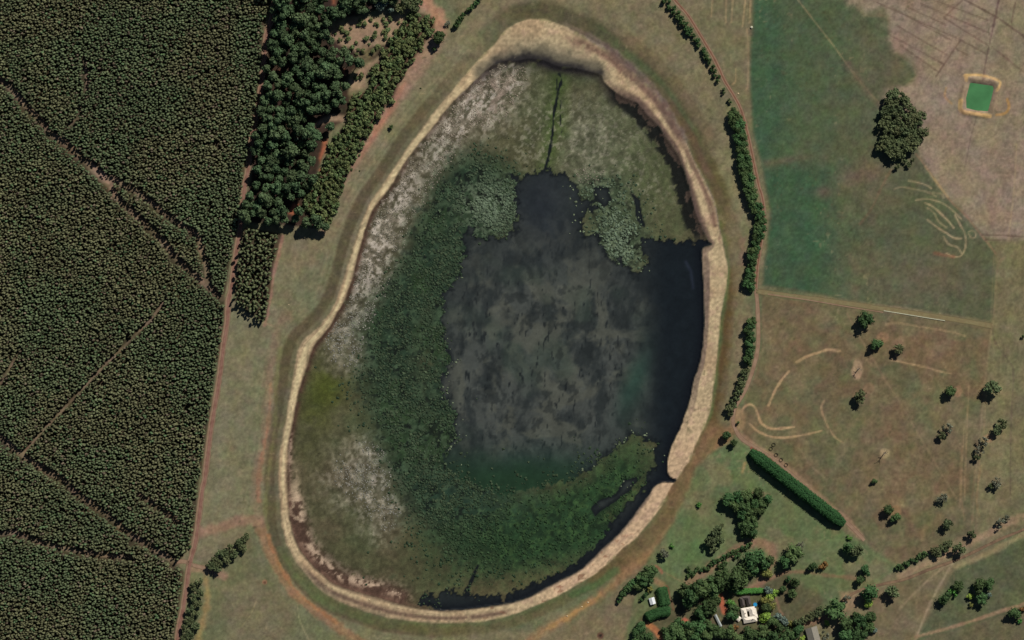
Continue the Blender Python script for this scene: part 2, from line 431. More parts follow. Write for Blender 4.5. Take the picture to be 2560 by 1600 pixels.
    W = lerp(W, (35, 56, 38), sb_ * .92)
    W = lerp(W, (24, 30, 34), sst(1590, 1680, x + 40 * (n1 - .5)) * .95)
    W = lerp(W, (50, 56, 72), np.exp(-(ldist([(1715, 655), (1728, 680), (1733, 720)], x, y, 30) / 4.0) ** 2) * .6)
    W = lerp(W, (40, 45, 52), blob(x, y, 1360, 520, 70, 90) * .6)
    W = W * (0.86 + .28 * n2)[..., None]
    W = lerp(W, (17, 20, 22), np.exp(-(np.clip(z['water'], 0, 50) / 8.0) ** 2) * .75 * (1 - sb_))
    W = lerp(W, (17, 20, 25), np.exp(-(np.clip(di, 0, 60) / 20.0) ** 2) * .8)
    m = sst(-1.5, 1.5, z['water'])
    return C + (W - C) * m[..., None]


lk = np.nonzero((d_in > -20).ravel())[0]
lx, ly, ldi = X.ravel()[lk], Y.ravel()[lk], d_in.ravel()[lk]
LZ = lake_zones(lx, ly)
LC = lake_colour(lx, ly, ldi, LZ)
WD = np.full(X.size, -99.0)
WD[lk] = LZ['water']
WD = WD.reshape(X.shape)

# ---------------------------------------------------------------- land colours
G = np.zeros(X.shape + (3,)) + np.array((113, 107, 80))
G = lerp(G, (121, 110, 84), sst(.45, .7, n_big))
G = lerp(G, (98, 103, 74), sst(.5, .72, fbm(X, Y, 150, 4, 5)))


def area(poly, col, soft=5.0, ragged=8.0, k=1.0, smooth=False):
    global G
    p = smooth_poly(poly) if smooth else poly
    d = sdf(p, X, Y, 60) + ragged * 2 * (n_mid - .5) + ragged * .6 * (n_fine - .5)
    G = lerp(G, col, sst(-soft, soft, d) * k)
    return d


def stroke(pts, width, col, k=1.0, soft=2.0, ragged=0.0, breaks=0.0, smooth=True, seed=9):
    global G
    line = smooth_poly(pts, False, 5) if smooth and len(pts) > 2 else np.asarray(pts, float)
    d = ldist(line, X, Y, width * 2 + soft * 3 + 12)
    if ragged:
        d = d + ragged * 2 * (n_fine - .5)
    m = sst(width / 2 + soft, max(width / 2 - soft, 0) - .01, d) * k
    if breaks:
        m = m * (1 - breaks * sst(.45, .62, fbm(X, Y, 24, 3, seed)))
    G = lerp(G, col, m)


# west side
area([(520, 560), (740, 560), (1000, 300), (1110, 120), (1200, 40), (1180, 120), (980, 420), (880, 600), (830, 760), (720, 860), (690, 1200), (700, 1320), (480, 1420)], (119, 113, 88), 20, 20, .8)
area([(560, 700), (660, 800), (640, 1000), (600, 1250), (480, 1400), (520, 1150)], (119, 115, 89), 12, 16, .8)
stroke([(620, 830), (590, 1000), (560, 1200), (530, 1380)], 8, (124, 118, 86), .5, 8, 6, .6)
area([(440, 1430), (560, 1400), (640, 1340), (700, 1440), (800, 1540), (900, 1640), (440, 1640)], (106, 107, 77), 14, 20, .85)
area([(560, 1480), (640, 1420), (740, 1540), (700, 1640), (560, 1640)], (116, 106, 84), 20, 24, .6)
area([(1090, -60), (1660, -60), (1700, 60), (1760, 160), (1830, 280), (1800, 420), (1740, 330), (1600, 150), (1450, 40), (1300, 20), (1180, 80)], (119, 110, 84), 16, 18, .8)
# pinkish worn soil beside the woodland
stroke([(1068, -20), (1060, 12), (1080, 26), (1098, 60), (1075, 110), (1040, 165), (1010, 225), (985, 275), (950, 320), (915, 385), (890, 430), (868, 490), (850, 545), (822, 580)], 40, (156, 122, 101), .95, 12, 10)
stroke([(1062, 0), (1085, 24), (1100, 45), (1085, 90)], 26, (166, 124, 100), .8, 10, 8)
stroke([(1010, 210), (985, 265), (955, 310), (925, 365), (895, 425), (875, 470), (860, 520), (840, 560)], 17, (166, 114, 90), .85, 7, 8)
stroke([(1090, 90), (1045, 190), (1000, 280), (950, 370), (905, 450), (875, 530)], 44, (138, 118, 99), .7, 20, 10)
stroke([(706, 590), (696, 640), (683, 690), (673, 760), (662, 812)], 9, (146, 112, 96), .9, 3, 3)
stroke([(655, 805), (672, 811), (690, 818)], 4, (140, 118, 95), .7, 2)
# plantation and woodland floors
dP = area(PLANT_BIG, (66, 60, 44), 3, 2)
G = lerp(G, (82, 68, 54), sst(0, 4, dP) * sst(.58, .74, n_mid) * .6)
area(PLANT_SMALL, (70, 60, 46), 3, 2)
for pts, w in GAPS:
    stroke(pts, w, (124, 106, 88), .95, 3, 2.5, .45)
area([(225, 405), (262, 432), (275, 462), (255, 452), (238, 436)], (150, 122, 104), 3, 3)
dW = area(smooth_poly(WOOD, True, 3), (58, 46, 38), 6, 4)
area(STRIP, (84, 66, 52), 5, 3)
for i, p in enumerate(CLEARINGS):
    area(p, (150, 126, 102) if i in (0, 1, 5) else (170, 102, 74), 6, 8, .95)
area([(870, 150), (920, 120), (960, 110), (940, 140), (910, 165)], (120, 112, 80), 6, 8, .8)
# shore belts (outside the sand) -- worn and damp ground following the old water lines
do = -d_out
near = (d_out < 0)
ang_w = sst(1250, 1000, X)
ang_e = sst(1600, 1720, X)
ang_n = sst(420, 300, Y) * sst(1180, 1320, X)
ang_s = sst(1380, 1480, Y)
j = 9 * (n_mid - .5)


def belt(a, b, soft, col, k):
    global G
    m = sst(a - soft, a + soft, do + j) * sst(b + soft, b - soft, do + j) * near
    G = lerp(G, col, m * k)


belt(34, 80, 8, (112, 112, 84), ang_w * .7)
for a_, c_ in ((44, (96, 90, 68)), (52, (134, 122, 92)), (60, (98, 92, 70)), (72, (130, 118, 92))):
    belt(a_, a_ + 3, 2, c_, ang_w * .45 * sst(.35, .6, n_mid))
belt(9, 36, 5, (88, 80, 60), ang_w * .92)
belt(-4, 10, 4, (104, 98, 76), ang_w * .8)
belt(-4, 9, 3, (122, 114, 92), ang_w * blob(X, Y, 900, 620, 120, 160) * .8)
belt(0, 46, 10, (84, 80, 58), ang_n * .9)
belt(18, 40, 8, (82, 92, 62), ang_n * sst(1450, 1560, X) * .85)
belt(-6, 10, 4, (112, 98, 82), ang_n * sst(1380, 1450, X) * .9)
belt(34, 70, 8, (106, 92, 68), ang_n * sst(1500, 1600, X) * .6)
belt(0, 46, 8, (92, 84, 54), ang_e * (1 - ang_n) * .92)
belt(-6, 9, 5, (92, 100, 62), ang_e * sst(520, 600, Y) * .8)
belt(28, 44, 5, (86, 100, 58), ang_e * sst(560, 700, Y) * .6)
belt(8, 34, 6, (86, 70, 44), ang_e * sst(620, 700, Y) * sst(1130, 1040, Y) * .95)
belt(6, 26, 6, (92, 76, 58), ang_e * sst(560, 420, Y) * .85)
belt(0, 28, 7, (90, 94, 62), ang_s * .85)
belt(10, 30, 6, (104, 90, 64), ang_s * sst(900, 1150, X) * sst(1500, 1350, X) * .5)
stroke([(1690, 1215), (1720, 1200), (1760, 1150), (1790, 1090)], 70, (122, 97, 70), .9, 18, 8)
stroke([(1560, 1410), (1640, 1340), (1690, 1270), (1725, 1190)], 60, (112, 93, 64), .9, 16, 8)
stroke([(1480, 1450), (1545, 1400), (1600, 1355)], 24, (96, 84, 56), .8, 10, 6)
stroke([(1830, 1075), (1800, 1110), (1740, 1210), (1700, 1290), (1640, 1365), (1570, 1430), (1500, 1490), (1430, 1535), (1340, 1590), (1280, 1640)], 20, (142, 112, 80), .8, 8, 8)
stroke([(1360, 1575), (1430, 1535), (1480, 1503), (1500, 1488)], 9, (176, 134, 84), .7, 5, 8, .4)
area([(1420, 1570), (1490, 1510), (1560, 1450), (1600, 1440), (1600, 1640), (1400, 1640)], (117, 105, 80), 12, 16, .85)
stroke([(1430, 1486), (1490, 1460), (1540, 1425)], 13, (76, 100, 60), .7, 6, 8)
# shoreline paths, west and south-west
stroke([(720, 790), (698, 816), (682, 879), (674, 959), (670, 1038), (658, 1117), (645, 1184), (642, 1253), (648, 1311)], 24, (132, 112, 90), .7, 9, 8)
stroke([(676, 960), (673, 1038), (660, 1117), (648, 1184), (646, 1253)], 7, (152, 112, 86), .7, 4, 7, .4)
stroke([(700, 870), (690, 960), (688, 1060), (676, 1150), (664, 1260), (668, 1320)], 7, (116, 112, 74), .6, 5, 6)
stroke([(648, 1311), (671, 1372), (698, 1425), (727, 1472), (759, 1504), (798, 1533), (851, 1570), (915, 1615)], 24, (140, 110, 82), .9, 6, 6)
stroke([(671, 1340), (698, 1410), (727, 1460), (765, 1500), (798, 1526), (840, 1556)], 9, (160, 112, 76), .7, 4, 7, .3)
stroke([(700, 1372), (735, 1430), (775, 1480), (830, 1520)], 16, (96, 108, 72), .6, 8, 6)
stroke([(500, 1330), (560, 1315), (610, 1300), (648, 1305)], 26, (146, 116, 96), .85, 9, 8)
stroke([(480, 1420), (530, 1428), (560, 1440)], 18, (148, 118, 98), .8, 6, 6)
stroke([(515, 1450), (520, 1500), (505, 1560), (490, 1620)], 14, (156, 128, 84), .7, 7, 7)
stroke([(640, 1505), (625, 1540), (600, 1570)], 3, (150, 138, 100), .6, 2, 4, .3)
stroke([(744, 1512), (748, 1545), (760, 1575), (775, 1605)], 3, (150, 140, 104), .6, 2, 2)
# sand bank itself
sb = sst(-2.5, 2.5, d_out + 5 * (n_fine - .5)) * sst(2.5, -2.5, d_in + 6 * (n_fine - .5))
SC_ = np.zeros(X.shape + (3,)) + np.array((186, 166, 130))
SC_ = lerp(SC_, (170, 146, 114), sst(.45, .7, n_mid))
SC_ = lerp(SC_, (192, 164, 132), sst(900, 1250, Y) * sst(1250, 1450, X))
SC_ = lerp(SC_, (160, 132, 112), sst(.52, .7, n_fine) * .5 * sst(1200, 1300, X))
# grey damp flat and dark wash at the northern head
SC_ = lerp(SC_, (140, 130, 104), blob(X, Y, 1350, 120, 110, 26, 8) * .8)
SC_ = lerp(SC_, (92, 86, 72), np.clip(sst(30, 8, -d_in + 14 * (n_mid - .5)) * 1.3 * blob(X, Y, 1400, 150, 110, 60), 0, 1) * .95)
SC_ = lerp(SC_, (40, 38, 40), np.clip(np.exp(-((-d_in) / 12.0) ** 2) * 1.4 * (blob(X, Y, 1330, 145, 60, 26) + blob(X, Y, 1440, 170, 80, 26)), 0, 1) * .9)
SC_ = lerp(SC_, (104, 90, 76), blob(X, Y, 1250, 145, 28, 14, -30) * .85)
# brown washes either side of the crest on the north-eastern shore
neb = np.clip(1.5 * np.exp(-(ldist([(1480, 130), (1540, 175), (1600, 230), (1650, 300), (1700, 390), (1745, 480), (1770, 560)], X, Y, 140) / 60.0) ** 2), 0, 1)
SC_ = lerp(SC_, (112, 88, 74), neb * np.exp(-((t_s - .24) / .14) ** 2) * sst(.30, .5, n_fine + .1 * (n_mid - .5)) * .95)
SC_ = lerp(SC_, (128, 112, 100), neb * sst(.12, .02, t_s) * .9)
SC_ = lerp(SC_, (98, 80, 70), neb * sst(.62, .86, t_s + .25 * (n_mid - .5)) * sst(180, 260, Y) * .95)
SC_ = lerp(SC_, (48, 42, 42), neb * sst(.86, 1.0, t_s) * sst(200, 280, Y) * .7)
SC_ = lerp(SC_, (108, 92, 82), sst(.68, .76, t_s) * np.clip(blob(X, Y, 1765, 720, 40, 110) + .8 * blob(X, Y, 1745, 920, 60, 120), 0, 1) * .9)
SC_ = lerp(SC_, (92, 80, 74), sst(.8, 1.0, t_s) * sst(1200, 1260, Y) * sst(1180, 1300, X) * .8)
# southern bank: two pale lines with brown wash between
so = np.clip(1.4 * np.exp(-(ldist([(800, 1455), (870, 1500), (960, 1525), (1060, 1540), (1180, 1540), (1230, 1532)], X, Y, 80) / 40.0) ** 2), 0, 1)
SC_ = lerp(SC_, (106, 86, 72), np.exp(-((t_s - .38) / .2) ** 2) * so * sst(.2, .5, n_fine + .1) * .95)
SC_ = lerp(SC_, (92, 78, 66), sst(.86, 1.0, t_s) * so * .8)
SC_ = lerp(SC_, (190, 158, 124), np.exp(-((t_s - .12) / .06) ** 2) * np.clip(blob(X, Y, 1100, 1555, 130, 40) + blob(X, Y, 870, 1505, 50, 30), 0, 1) * sst(.4, .6, n_fine + .05) * .9)
SC_ = lerp(SC_, (100, 88, 76), np.exp(-((t_s - .2) / .16) ** 2) * blob(X, Y, 800, 1450, 60, 60) * .7)
SC_ = lerp(SC_, (150, 128, 106), sst(.6, .9, t_s) * blob(X, Y, 715, 1180, 30, 130) * sst(.4, .6, n_fine) * .8)
# smooth pale crest on the west
SC_ = lerp(SC_, (196, 180, 140), np.exp(-((t_s - .55) / .22) ** 2) * ang_w * sst(1330, 1200, Y) * .8)
SC_ = lerp(SC_, (136, 120, 96), sst(.26, .02, t_s + .2 * (n_fine - .5)) * ang_w * .8)
SC_ = lerp(SC_, (120, 102, 82), sst(.78, 1.0, t_s + .2 * (n_fine - .5)) * ang_w * .8)
tide = sst(.62, .72, fbm(t_s * 9.0 + 2 * n_mid, (X + Y) / 160.0, 1.0, 3, 131))
SC_ = lerp(SC_, (142, 120, 96), tide * (.5 * ang_w + .22 * (1 - ang_w)))
SC_ = lerp(SC_, (128, 122, 86), sst(.56, .68, n_fine) * sst(.22, .02, t_s) * (1 - ang_w) * .7)
# wrack flecks
SC_ = lerp(SC_, (124, 86, 66), sst(.66, .72, fbm(X, Y * 1.4, 15, 3, 51)) * sst(1280, 1400, Y) * sst(1150, 1250, X) * .6)
SC_ = SC_ * (.92 + .16 * n_grit)[..., None]
G = G + (SC_ - G) * sb[..., None]
# damp wash under the northern head, brown litter lines on the north-eastern bank
stroke([(1205, 182), (1250, 156), (1300, 140), (1360, 140), (1420, 152), (1485, 172)], 40, (100, 94, 78), .9, 16, 10)
stroke([(1222, 176), (1245, 158), (1262, 152)], 22, (88, 80, 68), .8, 7, 6)
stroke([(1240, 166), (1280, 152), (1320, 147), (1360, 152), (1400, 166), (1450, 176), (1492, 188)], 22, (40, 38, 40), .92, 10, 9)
stroke([(1470, 92), (1530, 128), (1590, 176), (1640, 232), (1682, 296), (1712, 350)], 15, (122, 110, 100), .85, 6, 8, .3)
stroke([(1520, 128), (1570, 175), (1607, 212), (1644, 254), (1676, 299), (1697, 339)], 20, (102, 82, 72), .95, 7, 10, .3)
stroke([(1700, 345), (1735, 420), (1762, 480), (1782, 540)], 9, (120, 98, 82), .8, 4, 7, .4)
stroke([(1588, 262), (1622, 303), (1648, 345), (1678, 400), (1702, 450), (1722, 500), (1742, 555)], 24, (98, 80, 72), .95, 9, 6)
stroke([(1425, 70), (1470, 92), (1520, 118)], 5, (92, 80, 68), .7, 3, 4)
for off_ in (8, 15, 22):
    stroke([(1280, 40 - off_ * .6), (1340, 34 - off_ * .5), (1420, 58 - off_), (1490, 92 - off_), (1560, 140 - off_)], 2.5, (78, 72, 58), .5, 1.5, 3, .5)
# dark wash lines beyond the north-eastern sand
for off, kk in ((-12, .5), (-20, .35)):
    G = lerp(G, (84, 72, 62), np.exp(-((d_out - off * .5) / 2.0) ** 2) * blob(X, Y, 1560, 170, 130, 120) * kk)

# east side
stroke([(1860, 470), (1835, 560), (1845, 640), (1850, 740), (1842, 860), (1830, 960), (1810, 1040)], 40, (124, 112, 88), .7, 14, 12)
stroke([(1858, 600), (1856, 660)], 16, (130, 102, 88), .7, 8, 8)
area([(1815, 250), (1835, 300), (1865, 440), (1880, 520), (1860, 560), (1820, 480), (1790, 380)], (124, 118, 88), 12, 14, .7)
dN = area(FIELD_N, (88, 92, 68), 4, 3, 1, False)
inN = sst(0, 10, dN)
G = lerp(G, (105, 94, 74), inN * sst(.46, .66, fbm(X, Y, 170, 4, 61)) * .4)
G = lerp(G, (82, 92, 66), inN * sst(.5, .7, fbm(X, Y, 120, 4, 62)) * .7)
G = lerp(G, (58, 86, 61), inN * sst(2150, 2040, X + 70 * (n_mid - .5) + 40 * (n_big - .5)) * sst(380, 440, Y + 40 * (n_mid - .5)) * (.80 + .15 * (n_mid - .5)))
G = lerp(G, (60, 86, 62), inN * sst(2060, 1900, X + 60 * (n_mid - .5)) * sst(440, 380, Y) * .85)
G = lerp(G, (70, 88, 62), inN * blob(X, Y, 2040, 120, 120, 160) * .6)
G = lerp(G, (96, 94, 72), inN * blob(X, Y, 1940, 405, 90, 10, -10) * .9)
G = lerp(G, (116, 92, 74), inN * blob(X, Y, 2150, 440, 60, 26, -15) * .6)
G = lerp(G, (112, 94, 76), inN * blob(X, Y, 2060, 480, 22, 16) * .7)
G = lerp(G, (108, 96, 78), inN * blob(X, Y, 2330, 690, 130, 60) * .6)
dB = area(BARE_NE, (140, 124, 106), 16, 22)
inB = sst(-4, 14, dB)
G = lerp(G, (134, 116, 98), inB * sst(.45, .7, fbm(X, Y * .5, 60, 4, 63)) * .7)
G = lerp(G, (136, 124, 98), inB * sst(.5, .7, fbm(X, Y, 140, 3, 64)) * .7)
G = lerp(G, (128, 120, 94), inB * blob(X, Y, 2530, 110, 70, 120) * .7)
for L, w in (([(1250, 20), (1900, 310), (2120, 430)], 1.8), ([(1500, 60), (1800, 200)], 1.5), ([(1600, 30), (2150, 265)], 2.2), ([(1700, 0), (2130, 160)], 2.0),
             ([(1400, 200), (1820, 445)], 2.2), ([(1340, 270), (1770, 505)], 2.2), ([(1450, 370), (1740, 575)], 2.0), ([(1880, 390), (1970, 440)], 1.8), ([(2160, 370), (2419, 575)], 2.2),
             ([(1930, 0), (1780, 140), (2130, 360)], 2.4), ([(1910, 325), (1720, 605)], 2.4), ([(1370, 60), (1600, 190), (1840, 320)], 1.7), ([(2350, 20), (2320, 180)], 1.8)):
    stroke(tl(1800, 0, K2, L), w + 1.6, (104, 86, 74), .78, 1.6, 0, .25, False)
stroke(tl(1800, 0, K2, [(1950, 0), (2190, 130), (2300, 205), (2419, 290)]) + [(2600, 118)], 5, (98, 82, 70), .9, 2, 2)
stroke(tl(1800, 0, K2, [(2225, -40), (2190, 140), (2140, 370), (2110, 520), (2092, 640)]), 4.5, (104, 86, 76), .9, 2, 2)
stroke(tl(1800, 0, K2, [(2040, 930), (1990, 1120), (1950, 1330)]), 3.0, (112, 96, 84), .8, 2, 1)
stroke(tl(1800, 0, K2, [(2180, 930), (2200, 1100)]), 3.0, (132, 118, 100), .6, 2, 1)
stroke(tl(1800, 0, K2, [(2360, 1150), (2340, 1512)]) + [(2525, 560), (2518, 640)], 4, (156, 138, 110), .7, 2, 1)
# farm dam banks
for L, w, c in (([(1950, 600), (2080, 600), (2225, 650), (2200, 720)], 7, (196, 160, 108)), ([(1960, 640), (1955, 600)], 8, (196, 160, 108)), ([(1915, 800), (1920, 880), (2030, 905), (2145, 925)], 10, (200, 164, 108)),
                ([(1800, 700), (1790, 770), (1845, 825)], 5, (160, 130, 96)), ([(2285, 790), (2300, 850), (2270, 900), (2200, 915)], 6, (170, 132, 84))):
    stroke(tl(1800, 0, K2, L), w, c, .95, 2.0, 1.5)
area([(2400, 190), (2500, 196), (2500, 290), (2396, 290)], (150, 124, 96), 10, 10, .35)
G = lerp(G, (140, 122, 104), sst(-7, -2, d_dam) * .6)
# narrow worn lines
stroke(LINE_NE, 3.2, (138, 126, 94), .85, 1.8, 0, .2, False)
stroke([(2120, 160), (2165, 225), (2205, 275)], 16, (104, 92, 74), .6, 7, 4)
stroke(LINE_NE2, 4, (140, 112, 88), .85, 2, 1, .2)
stroke([(2312, 416), (2347, 463), (2370, 492)], 4.5, (166, 144, 104), .8, 2, 2, .3)
stroke([(2228, 425), (2205, 465), (2180, 520), (2150, 560)], 6, (108, 92, 72), .7, 3, 2)
ARCS = [([(1500, 165), (1560, 175), (1640, 200), (1680, 225)], .8), ([(1390, 230), (1450, 215), (1560, 235), (1650, 255), (1720, 290)], .6), ([(1560, 320), (1640, 310), (1720, 325), (1790, 355), (1860, 410), (1920, 470)], .75),
        ([(1630, 340), (1690, 370), (1760, 430), (1820, 490), (1860, 540)], 1), ([(1650, 380), (1700, 420), (1740, 490), (1800, 535)], .7), ([(1650, 475), (1720, 530), (1800, 580), (1860, 620), (1920, 625)], 1),
        ([(1870, 440), (1920, 530), (1950, 590), (1955, 680), (1920, 760), (1860, 770), (1800, 740)], .85), ([(1780, 610), (1820, 670), (1890, 695), (1920, 740)], .7),
        ([(1978, 572), (2010, 563), (2036, 585), (2030, 615), (2000, 618), (1980, 590)], .8), ([(1690, 260), (1760, 270), (1780, 300)], .5)]
for L, k in ARCS:
    stroke(tl(1800, 400, K2, L), 4.2, (164, 146, 112), k, 1.8, 1.5, .25)
stroke(tl(1800, 400, K2, [(1710, 740), (1800, 760), (1860, 770)]), 8, (128, 88, 68), .7, 4, 3)
for L in ([(2080, 595), (2250, 600), (2419, 612)], [(2110, 635), (2270, 640)]):
    stroke(tl(1800, 400, K2, L), 3.5, (100, 84, 70), .8, 1.8, 1, .2)
stroke(tl(1800, 400, K2, [(2419, 715), (2350, 755), (2340, 960)]), 4, (146, 132, 102), .7, 2, 2)
# eastern strip, lane, SE paddock
area([(2490, 605), (2700, 600), (2700, 1300), (2440, 1335), (2455, 1000), (2480, 820)], (113, 106, 78), 8, 6)
G = lerp(G, (122, 116, 84), sst(-4, 10, sdf([(2490, 605), (2700, 600), (2700, 1300), (2440, 1335), (2455, 1000), (2480, 820)], X, Y)) * sst(.48, .65, fbm(X * 2.2, Y * .6, 40, 4, 66)) * .6)
dS = area(PADDOCK_SE, (109, 97, 73), 4, 3)
inS = sst(0, 6, dS)
G = lerp(G, (97, 98, 70), inS * sst(.44, .64, fbm(X, Y, 110, 4, 67)) * .75)
G = lerp(G, (114, 92, 70), inS * sst(.5, .68, fbm(X, Y, 80, 4, 68)) * .6)
G = lerp(G, (122, 110, 82), inS * sst(.5, .7, fbm(X, Y, 30, 4, 69)) * .5)
stroke([(2515, 640), (2497, 660), (2491, 700), (2485, 790), (2478, 830), (2463, 953), (2457, 1016), (2440, 1180), (2432, 1300)], 5, (134, 118, 90), .7, 2.5, 2, .3)
stroke([(2484, 640), (2478, 800)], 3, (126, 116, 86), .5, 2, 1, .3)
stroke(tl(1800, 780, K2, [(2165, 140), (2200, 260), (2320, 420), (2335, 520), (2315, 900), (2310, 1500)]), 4, (98, 86, 70), .7, 2, 1, .25)
for xx, a, b in ((1960, 560, 1500), (1925, 900, 1512), (2060, 1000, 1512), (2110, 560, 980)):
    stroke(tl(1800, 780, K2, [(xx + 20, a), (xx, (a + b) / 2), (xx - 15, b)]), 3.8, (140, 122, 90), .75, 2, 2, .25)
stroke(tl(1800, 1125, K2, [(1920, 0), (1915, 300), (1945, 560)]), 4, (132, 112, 82), .6, 2, 2, .3)
stroke(tl(1800, 1125, K2, [(2080, 120), (2040, 380), (2065, 530)]), 4, (140, 118, 84), .7, 2, 2, .3)
stroke(tl(1800, 1125, K2, [(2030, 150), (2000, 420), (2010, 600)]), 3, (132, 112, 82), .5, 2, 2, .3)
stroke(tl(1800, 780, K2, [(1010, 10), (1100, 180), (1200, 340), (1300, 520), (1420, 700), (1560, 940), (1700, 1180), (1800, 1350), (1880, 1480)]), 3.4, (134, 114, 88), .75, 1.8, 1, .2)
stroke(tl(1800, 780, K2, [(610, 1070), (650, 1110), (720, 1220), (800, 1290), (850, 1340)]), 3.4, (134, 120, 94), .6, 2, 2, .3)
ARCS2 = [([(610, 400), (680, 360), (780, 325), (860, 300), (950, 310)], 6, 1), ([(550, 470), (490, 540), (440, 620), (410, 690), (385, 745)], 5.5, 1),
         ([(180, 840), (175, 800), (190, 760), (235, 735), (275, 755), (300, 810), (320, 870), (370, 915), (440, 930), (590, 915)], 5.5, 1),
         ([(235, 890), (290, 940), (380, 985), (480, 1000), (600, 990), (700, 970), (810, 945)], 5, .95), ([(830, 705), (805, 760), (830, 850), (870, 930), (920, 1000), (980, 1040)], 4, .75),
         ([(1370, 380), (1500, 410), (1640, 440), (1740, 470), (1840, 490)], 5, .7), ([(1320, 100), (1400, 85), (1520, 105), (1700, 135), (1850, 160), (1950, 190)], 5, .45)]
for L, w, k in ARCS2:
    stroke(tl(1800, 780, K2, L), w, (172, 144, 108), k, 2.0, 2, .2)
for cx, cy, rx, ry, c, k in ((2143, 924, 15, 27, (160, 134, 106), .95), (2207, 843, 18, 14, (140, 112, 86), .7), (2212, 1133, 14, 13, (160, 140, 104), .85), (2395, 978, 12, 16, (144, 112, 88), .8), (2250, 860, 16, 20, (134, 110, 86), .6),
                             (2172, 970, 16, 14, (136, 108, 82), .6), (2490, 975, 22, 28, (128, 122, 88), .6), (2376, 1060, 12, 12, (144, 130, 100), .7), (2470, 1096, 14, 12, (146, 116, 88), .7), (2240, 1280, 14, 20, (146, 114, 84), .7), (2361, 1240, 14, 14, (138, 122, 94), .6),
                             (2330, 884, 14, 8, (138, 116, 88), .5), (1844, 1050, 22, 34, (150, 122, 92), .8), (2080, 845, 12, 5, (128, 112, 88), .4)):
    G = lerp(G, c, sst(.25, .6, blob(X + 6 * (n_fine - .5), Y, cx, cy, rx, ry)) * k)
stroke([(1850, 1088), (1879, 1112), (1926, 1140), (1988, 1190), (2036, 1233), (2073, 1264), (2114, 1298), (2150, 1340)], 17, (150, 122, 98), .9, 5, 4)
# garden and the grounds of the homestead
dG = area(GARDEN, (97, 106, 72), 8, 8)
inG = sst(-4, 10, dG)
G = lerp(G, (93, 108, 72), inG * sst(.45, .62, fbm(X, Y, 70, 4, 70)) * .8)
G = lerp(G, (124, 112, 84), inG * sst(.5, .66, fbm(X, Y, 90, 4, 71)) * .6)
G = lerp(G, (84, 112, 70), inG * blob(X, Y, 1735, 1385, 40, 34) * .7)
area([(1600, 1545), (1730, 1470), (1960, 1430), (2060, 1500), (2010, 1640), (1580, 1640)], (86, 78, 58), 12, 12, .75)
stroke([(1720, 1460), (1790, 1410), (1850, 1370), (1900, 1355), (1930, 1380), (1910, 1440), (1880, 1470)], 22, (138, 110, 88), .85, 7, 7)
stroke([(1880, 1350), (1920, 1370), (1930, 1400)], 18, (136, 110, 86), .7, 7, 6)
stroke([(1830, 1252), (1860, 1238), (1900, 1235), (1922, 1245)], 12, (134, 112, 88), .7, 5, 5)
stroke([(1877, 1475), (1920, 1450), (1960, 1432), (2010, 1430), (2080, 1440), (2150, 1446)], 8, (140, 104, 82), .75, 4, 4, .3)
stroke([(1800, 1490), (1806, 1512), (1811, 1528)], 15, (172, 98, 70), .95, 3, 3)
stroke([(1620, 1561), (1640, 1578), (1662, 1612)], 15, (172, 114, 76), .95, 4, 3)
area([(1700, 1552), (1712, 1543), (1722, 1550), (1718, 1560), (1706, 1562)], (184, 104, 82), 3, 2)
stroke([(1666, 1465), (1676, 1495), (1684, 1524)], 5, (122, 78, 60), .95, 2, 2, .2)
stroke([(1628, 1408), (1645, 1420), (1660, 1430), (1700, 1452)], 3, (140, 116, 86), .6, 2, 2)
stroke([(1640, 1415), (1650, 1424), (1655, 1432)], 7, (150, 98, 74), .8, 3, 2)
stroke([(1640, 1452), (1655, 1462)], 14, (158, 118, 88), .7, 6, 5)
stroke([(1940, 1495), (1947, 1520), (1955, 1535)], 6, (146, 112, 90), .7, 3, 3)
stroke([(2010, 1560), (2060, 1545), (2080, 1538)], 14, (150, 116, 90), .8, 6, 4)
area([(2100, 1480), (2145, 1478), (2140, 1520), (2110, 1530)], (150, 124, 96), 8, 6, .8)
stroke([(1862, 1158), (1856, 1180)], 8, (158, 132, 86), .7, 4, 3)
stroke([(1740, 1245), (1790, 1290), (1830, 1330)], 60, (104, 106, 76), .4, 25, 8)
# ground south of the road
area([(2600, 1330), (2560, 1345), (2440, 1400), (2390, 1420), (2290, 1600), (2280, 1700), (2900, 1700), (2900, 1330)], (89, 93, 67), 8, 10)
area([(2180, 1480), (2390, 1412), (2290, 1590), (2240, 1640), (2160, 1640)], (112, 100, 76), 8, 10, .8)
area([(2300, 1600), (2560, 1520), (2700, 1500), (2700, 1700), (2300, 1700)], (102, 94, 72), 6, 6, .8)
stroke([(2385, 1402), (2330, 1500), (2280, 1620)], 7, (146, 130, 104), .85, 3, 2, .15)
stroke([(2370, 1410), (2320, 1450), (2250, 1520)], 6, (142, 124, 98), .75, 3, 2, .2)
stroke([(2290, 1592), (2400, 1562), (2560, 1510), (2640, 1490)], 9, (146, 120, 94), .9, 3, 3, .15)
stroke([(2250, 1440), (2400, 1370), (2500, 1318), (2560, 1290)], 18, (148, 124, 98), .85, 6, 6)
stroke([(2390, 1418), (2480, 1378), (2560, 1335)], 13, (150, 134, 98), .8, 6, 5)
